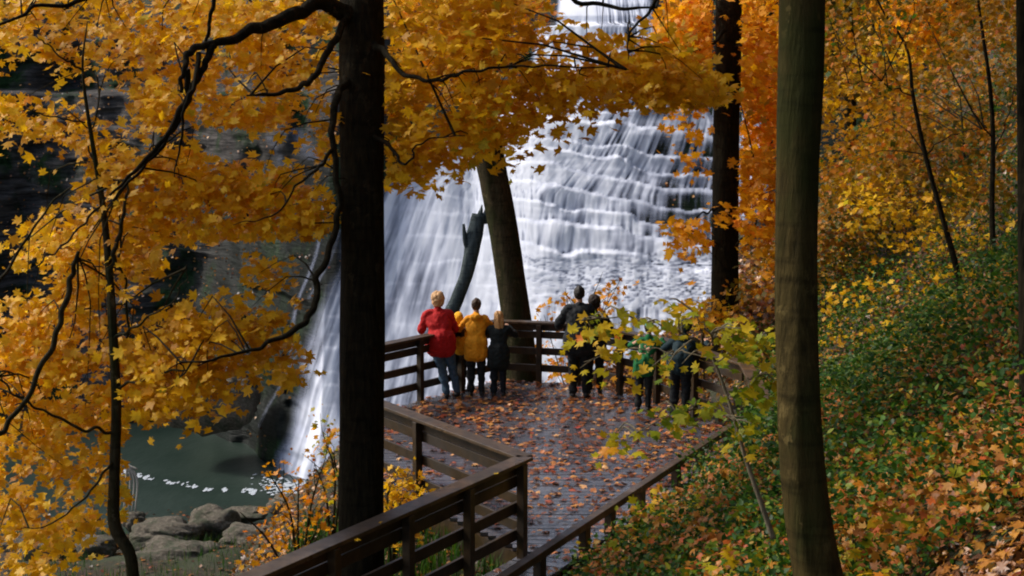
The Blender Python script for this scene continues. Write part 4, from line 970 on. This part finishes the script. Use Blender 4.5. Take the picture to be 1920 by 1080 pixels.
def person(px, py, hgt, label, jac, trou, haircol, rot=0, hip=(0, 0), sh=(0, .12, 0), feet=((-.1, 0), (.1, 0)), hands=((-.2, .42), (.2, .42)), elbow=None,
           hem=.72, bulk=1.0, hair='short', hood=False, cap=None, look=(0, 0), shirtz=None, sleeves=None, knee=None, zh=1.12, railz=True, rails=(.17, .17)):
    s = hgt / 1.75
    p = PZ(px, py, 0.0)
    base = np.array([p[0], p[1], 0.0])
    xf = lambda v: (v[0] * s, v[1] * s, v[2] * s)
    hx, hy = hip; sx_, sy_, dz = sh; zs = 1.42 - dz; zh_ = (zh / s) if railz else zh
    hd = np.array([sx_ + look[0] * .5, sy_ + .05 + look[1] * .4, zs + .215])
    hips = [np.array([hx + q * .09, hy, .93]) for q in (-1, 1)]
    ft = [np.array([a, b, .08]) for a, b in feet]
    kn = [(h_ + f_) / 2 + np.array([0, .05, .03]) for h_, f_ in zip(hips, ft)]
    shd = [np.array([sx_ + q * .175 * min(bulk, 1.05), sy_, zs - .02]) for q in (-1, 1)]
    hn = [np.array([a, b, zh_]) for a, b in hands]
    el = elbow and [np.array(e) for e in elbow] or [(a + b) / 2 + np.array([q * .10, -.06, -.10]) for a, b, q in zip(shd, hn, (-1, 1))]
    # limit arm lengths
    for i in (0, 1):
        u = el[i] - shd[i]; el[i] = shd[i] + u / np.linalg.norm(u) * .29
        u = hn[i] - el[i]; hn[i] = el[i] + u / np.linalg.norm(u) * .25
    body = []
    def torso(k, out, zb=.93):
        for q in (-1, 1):
            out.append(caps((hx + q * .065, hy, zb), .105 * k, (hx * .5 + sx_ * .5 + q * .055, (hy + sy_) / 2, (zb + zs) / 2 + .02), .095 * k))
            out.append(caps((hx * .5 + sx_ * .5 + q * .055, (hy + sy_) / 2, (zb + zs) / 2 + .02), .10 * k, (sx_ + q * .085, sy_, zs - .12), .10 * k))
        out.append(caps((hx, hy, zb), .11 * k, (sx_, sy_, zs - .12), .12 * k))
        out.append(caps(shd[0] + [0.02, 0, 0], .055 * k, shd[1] - [0.02, 0, 0], .062 * k))
    torso(1.0, body)
    for i, q in enumerate((-1, 1)):
        body += [caps(hips[i], .09, kn[i], .058), caps(kn[i], .058, ft[i] + [0, -.02, 0], .038), caps(ft[i] + [0, -.03, -.04], .035, ft[i] + [q * .02, .13, -.05], .028)]
        body += [caps(shd[i], .05, el[i], .04), caps(el[i], .04, hn[i], .026)]
        # hand: palm, four curled fingers of different length, thumb off the side
        fd = hn[i] - el[i]; fd /= np.linalg.norm(fd); dn_ = np.array([0, 0, -1.0]); sd_ = np.cross(fd, dn_); sd_ /= np.linalg.norm(sd_) + 1e-9
        pc = hn[i] + fd * .05
        body.append(caps(hn[i] + fd * .01 - sd_ * .015, .022, pc + fd * .02 - sd_ * .018, .02)); body.append(caps(hn[i] + fd * .01 + sd_ * .015, .022, pc + fd * .02 + sd_ * .018, .02))
        for m_, (o_, l_) in enumerate(((-.033, .042), (-.012, .05), (.011, .048), (.032, .036))):
            k1 = pc + fd * .03 + sd_ * o_; k2 = k1 + fd * l_ * .8 + dn_ * .012; k3 = k2 + fd * l_ * .35 + dn_ * .028
            body.append(caps(k1, .0095, k2, .0085, 8)); body.append(caps(k2, .0085, k3, .0075, 8))
        t0 = hn[i] + fd * .02 - sd_ * q * .028; body.append(caps(t0, .012, t0 + fd * .035 - sd_ * q * .03 + dn_ * .01, .009, 8))
    nk = np.array([sx_, sy_, zs])
    body.append(caps(nk, .056, hd - [0, .01, .07], .05))
    body += [ell(hd + [0, .0, .02], (.074, .092, .1)), ell(hd + [0, .025, -.045], (.055, .065, .065)), caps(hd + [0, .09, -.005], .012, hd + [0, .108, -.025], .014, 8),
             ell(hd + [-.076, -.005, -.01], (.012, .022, .03), 8), ell(hd + [.076, -.005, -.01], (.012, .022, .03), 8), caps(hd + [-.02, .088, -.058], .008, hd + [.02, .088, -.058], .008, 8),
             caps(hd + [-.045, .082, .03], .008, hd + [.045, .082, .03], .008, 8)]
    o = fuse('person', body, M['skin'], None, .0085 * s, xf, 2)
    o.location = base; o.rotation_euler.z = math.radians(rot)
    tag(o, label, 'person', 'visitors at the railing')
    jm = plain('jacket', jac, .8, .15, .25, 12); tm = plain('trousers', trou, .85, .2, .2, 20); hm = plain('hair', haircol, .6, .25, .3, 60)
    j = []; kk = 1.22 * bulk
    torso(kk * .96, j)
    for q in (-1, 1):
        j.append(caps((hx + q * .075, hy, .98), .12 * kk, (hx + q * .085, hy, hem + .1), .118 * kk))
    for i in (0, 1):
        j += [caps(shd[i] - [0, 0, .02], .055 * kk, el[i], .047 * kk), caps(el[i], .047 * kk, hn[i] - (hn[i] - el[i]) * .04, .038 * kk)]
    j.append(caps((hx, hy, .98), .14 * kk, (hx, hy, hem + .12), .14 * kk))
    j.append(caps(nk - [0, 0, .02], .075, nk + [0, .0, .05], .066))
    if hood: j += [ell(nk + [0, -.075, .02], (.11, .075, .07))]
    if hood == 'up': j += [ell(hd + [0, -.01, .02], (.098, .115, .125))]
    fuse('jacket', j, jm, o, .012 * s, xf, 4, .04)
    tr = []
    for i in (0, 1): tr += [caps(hips[i], .105 * bulk, kn[i], .078), caps(kn[i], .078, ft[i] + [0, -.02, .03], .062)]
    tr.append(caps(hips[0], .11, hips[1], .11))
    fuse('trousers', tr, tm, o, .012 * s, xf, 4, .04)
    for i, q in enumerate((-1, 1)):
        fuse('shoe', [caps(ft[i] + [0, -.05, -.035], .045, ft[i] + [q * .02, .15, -.043], .038), caps(ft[i] + [0, -.03, -.03], .045, ft[i] + [0, -.02, .04], .045)], M['shoe'], o, .01 * s, xf, 2)
    if hood != 'up':
        hh = [ell(hd + [0, -.012, .035], (.084, .098, .1))]
        if hair == 'full': hh += [ell(hd + [0, -.02, .03], (.112, .115, .118)), ell(hd + [0, -.05, -.03], (.098, .07, .09))]
        if hair == 'long': hh += [ell(hd + [0, -.03, .0], (.09, .085, .12)), caps(hd + [-.05, -.06, -.04], .05, hd + [-.06, -.10, -.24], .035), caps(hd + [.05, -.06, -.04], .05, hd + [.06, -.10, -.24], .035), caps(hd + [0, -.07, -.04], .05, hd + [0, -.11, -.26], .04)]
        if hair == 'short': hh += [ell(hd + [0, -.04, -.01], (.075, .06, .07))]
        fuse('hair', hh, hm, o, .009 * s, xf, 1, .04)
        # keep the face free: hair sits behind and above
    if cap:
        fuse('cap', [ell(hd + [0, -.0, .06], (.095, .11, .085)), caps(hd + [0, .09, .05], .04, hd + [0, .14, .045], .03)], plain('cap', cap, .8), o, .01 * s, xf, 2)
    return o
person(838, 746, 1.74, 'person with fluffy blond hair in a red jacket and blue jeans leaning on the railing', (.42, .012, .012), (.05, .09, .14), (.62, .36, .17),
       rot=0, hip=(-.10, .10), sh=(-.15, .22, .02), feet=((.0, .0), (.16, .10)), hands=((-.40, .5), (.1, .55)), hem=.74, bulk=1.2, hair='full', elbow=((-.42, .22, 1.14), (.12, .3, 1.14)))
person(863, 732, 1.38, 'child in a yellow raincoat bending forward over the railing between red and orange jackets', (.8, .40, .015), (.015, .018, .022), (.1, .05, .02),
       hip=(0, -.02), sh=(-.04, .26, .12), hem=.88, hood='up', feet=((-.05, 0), (.06, 0)), bulk=1.25, hands=((-.2, .45), (.2, .45)))
person(893, 742, 1.60, 'boy with short brown hair in a long orange-yellow raincoat and dark trousers', (.72, .29, .012), (.012, .014, .016), (.05, .028, .014),
       hip=(0, .05), sh=(0, .14, .0), hem=.66, hood=True, bulk=.95, hair='short', hands=((-.22, .48), (.22, .48)))
person(935, 743, 1.40, 'girl with long fair hair in a dark coat right of the orange raincoat', (.008, .012, .012), (.01, .012, .016), (.5, .27, .1),
       hip=(0, .05), sh=(0, .14, .0), hem=.6, hair='long', bulk=1.05, hands=((-.2, .48), (.2, .48)))
person(1086, 745, 1.82, 'tall man with dark hair in a black jacket, arm round the small dark figure', (.010, .012, .014), (.01, .011, .012), (.012, .008, .006),
       hip=(0, .02), sh=(0, .12, .0), hem=.75, bulk=1.25, hair='short', hands=((-.3, .4), (.3, .42)))
person(1114, 738, 1.64, 'slim dark-clothed woman close beside the tall man', (.012, .012, .014), (.01, .01, .012), (.02, .011, .008),
       hip=(0, .0), sh=(0, .1, .0), hem=.7, bulk=.95, hair='full', hands=((-.2, .4), (.2, .4)))
person(1206, 770, 1.42, 'child in a bright green jacket with a teal cap behind the maple sapling', (.008, .11, .03), (.012, .014, .014), (.02, .012, .01),
       rot=-15, hip=(0, .02), sh=(.06, .18, .04), hem=.70, bulk=.88, hair='short', cap=(.10, .36, .27), hands=((-.2, .45), (.25, .45)))
person(1274, 786, 1.66, 'person in a dark teal jacket bent far over the right-hand railing', (.004, .018, .024), (.008, .01, .012), (.012, .01, .01),
       rot=-20, hip=(0, -.02), sh=(0, .30, .16), hem=.78, bulk=1.0, hood='up', hands=((-.3, .62), (.3, .62)))
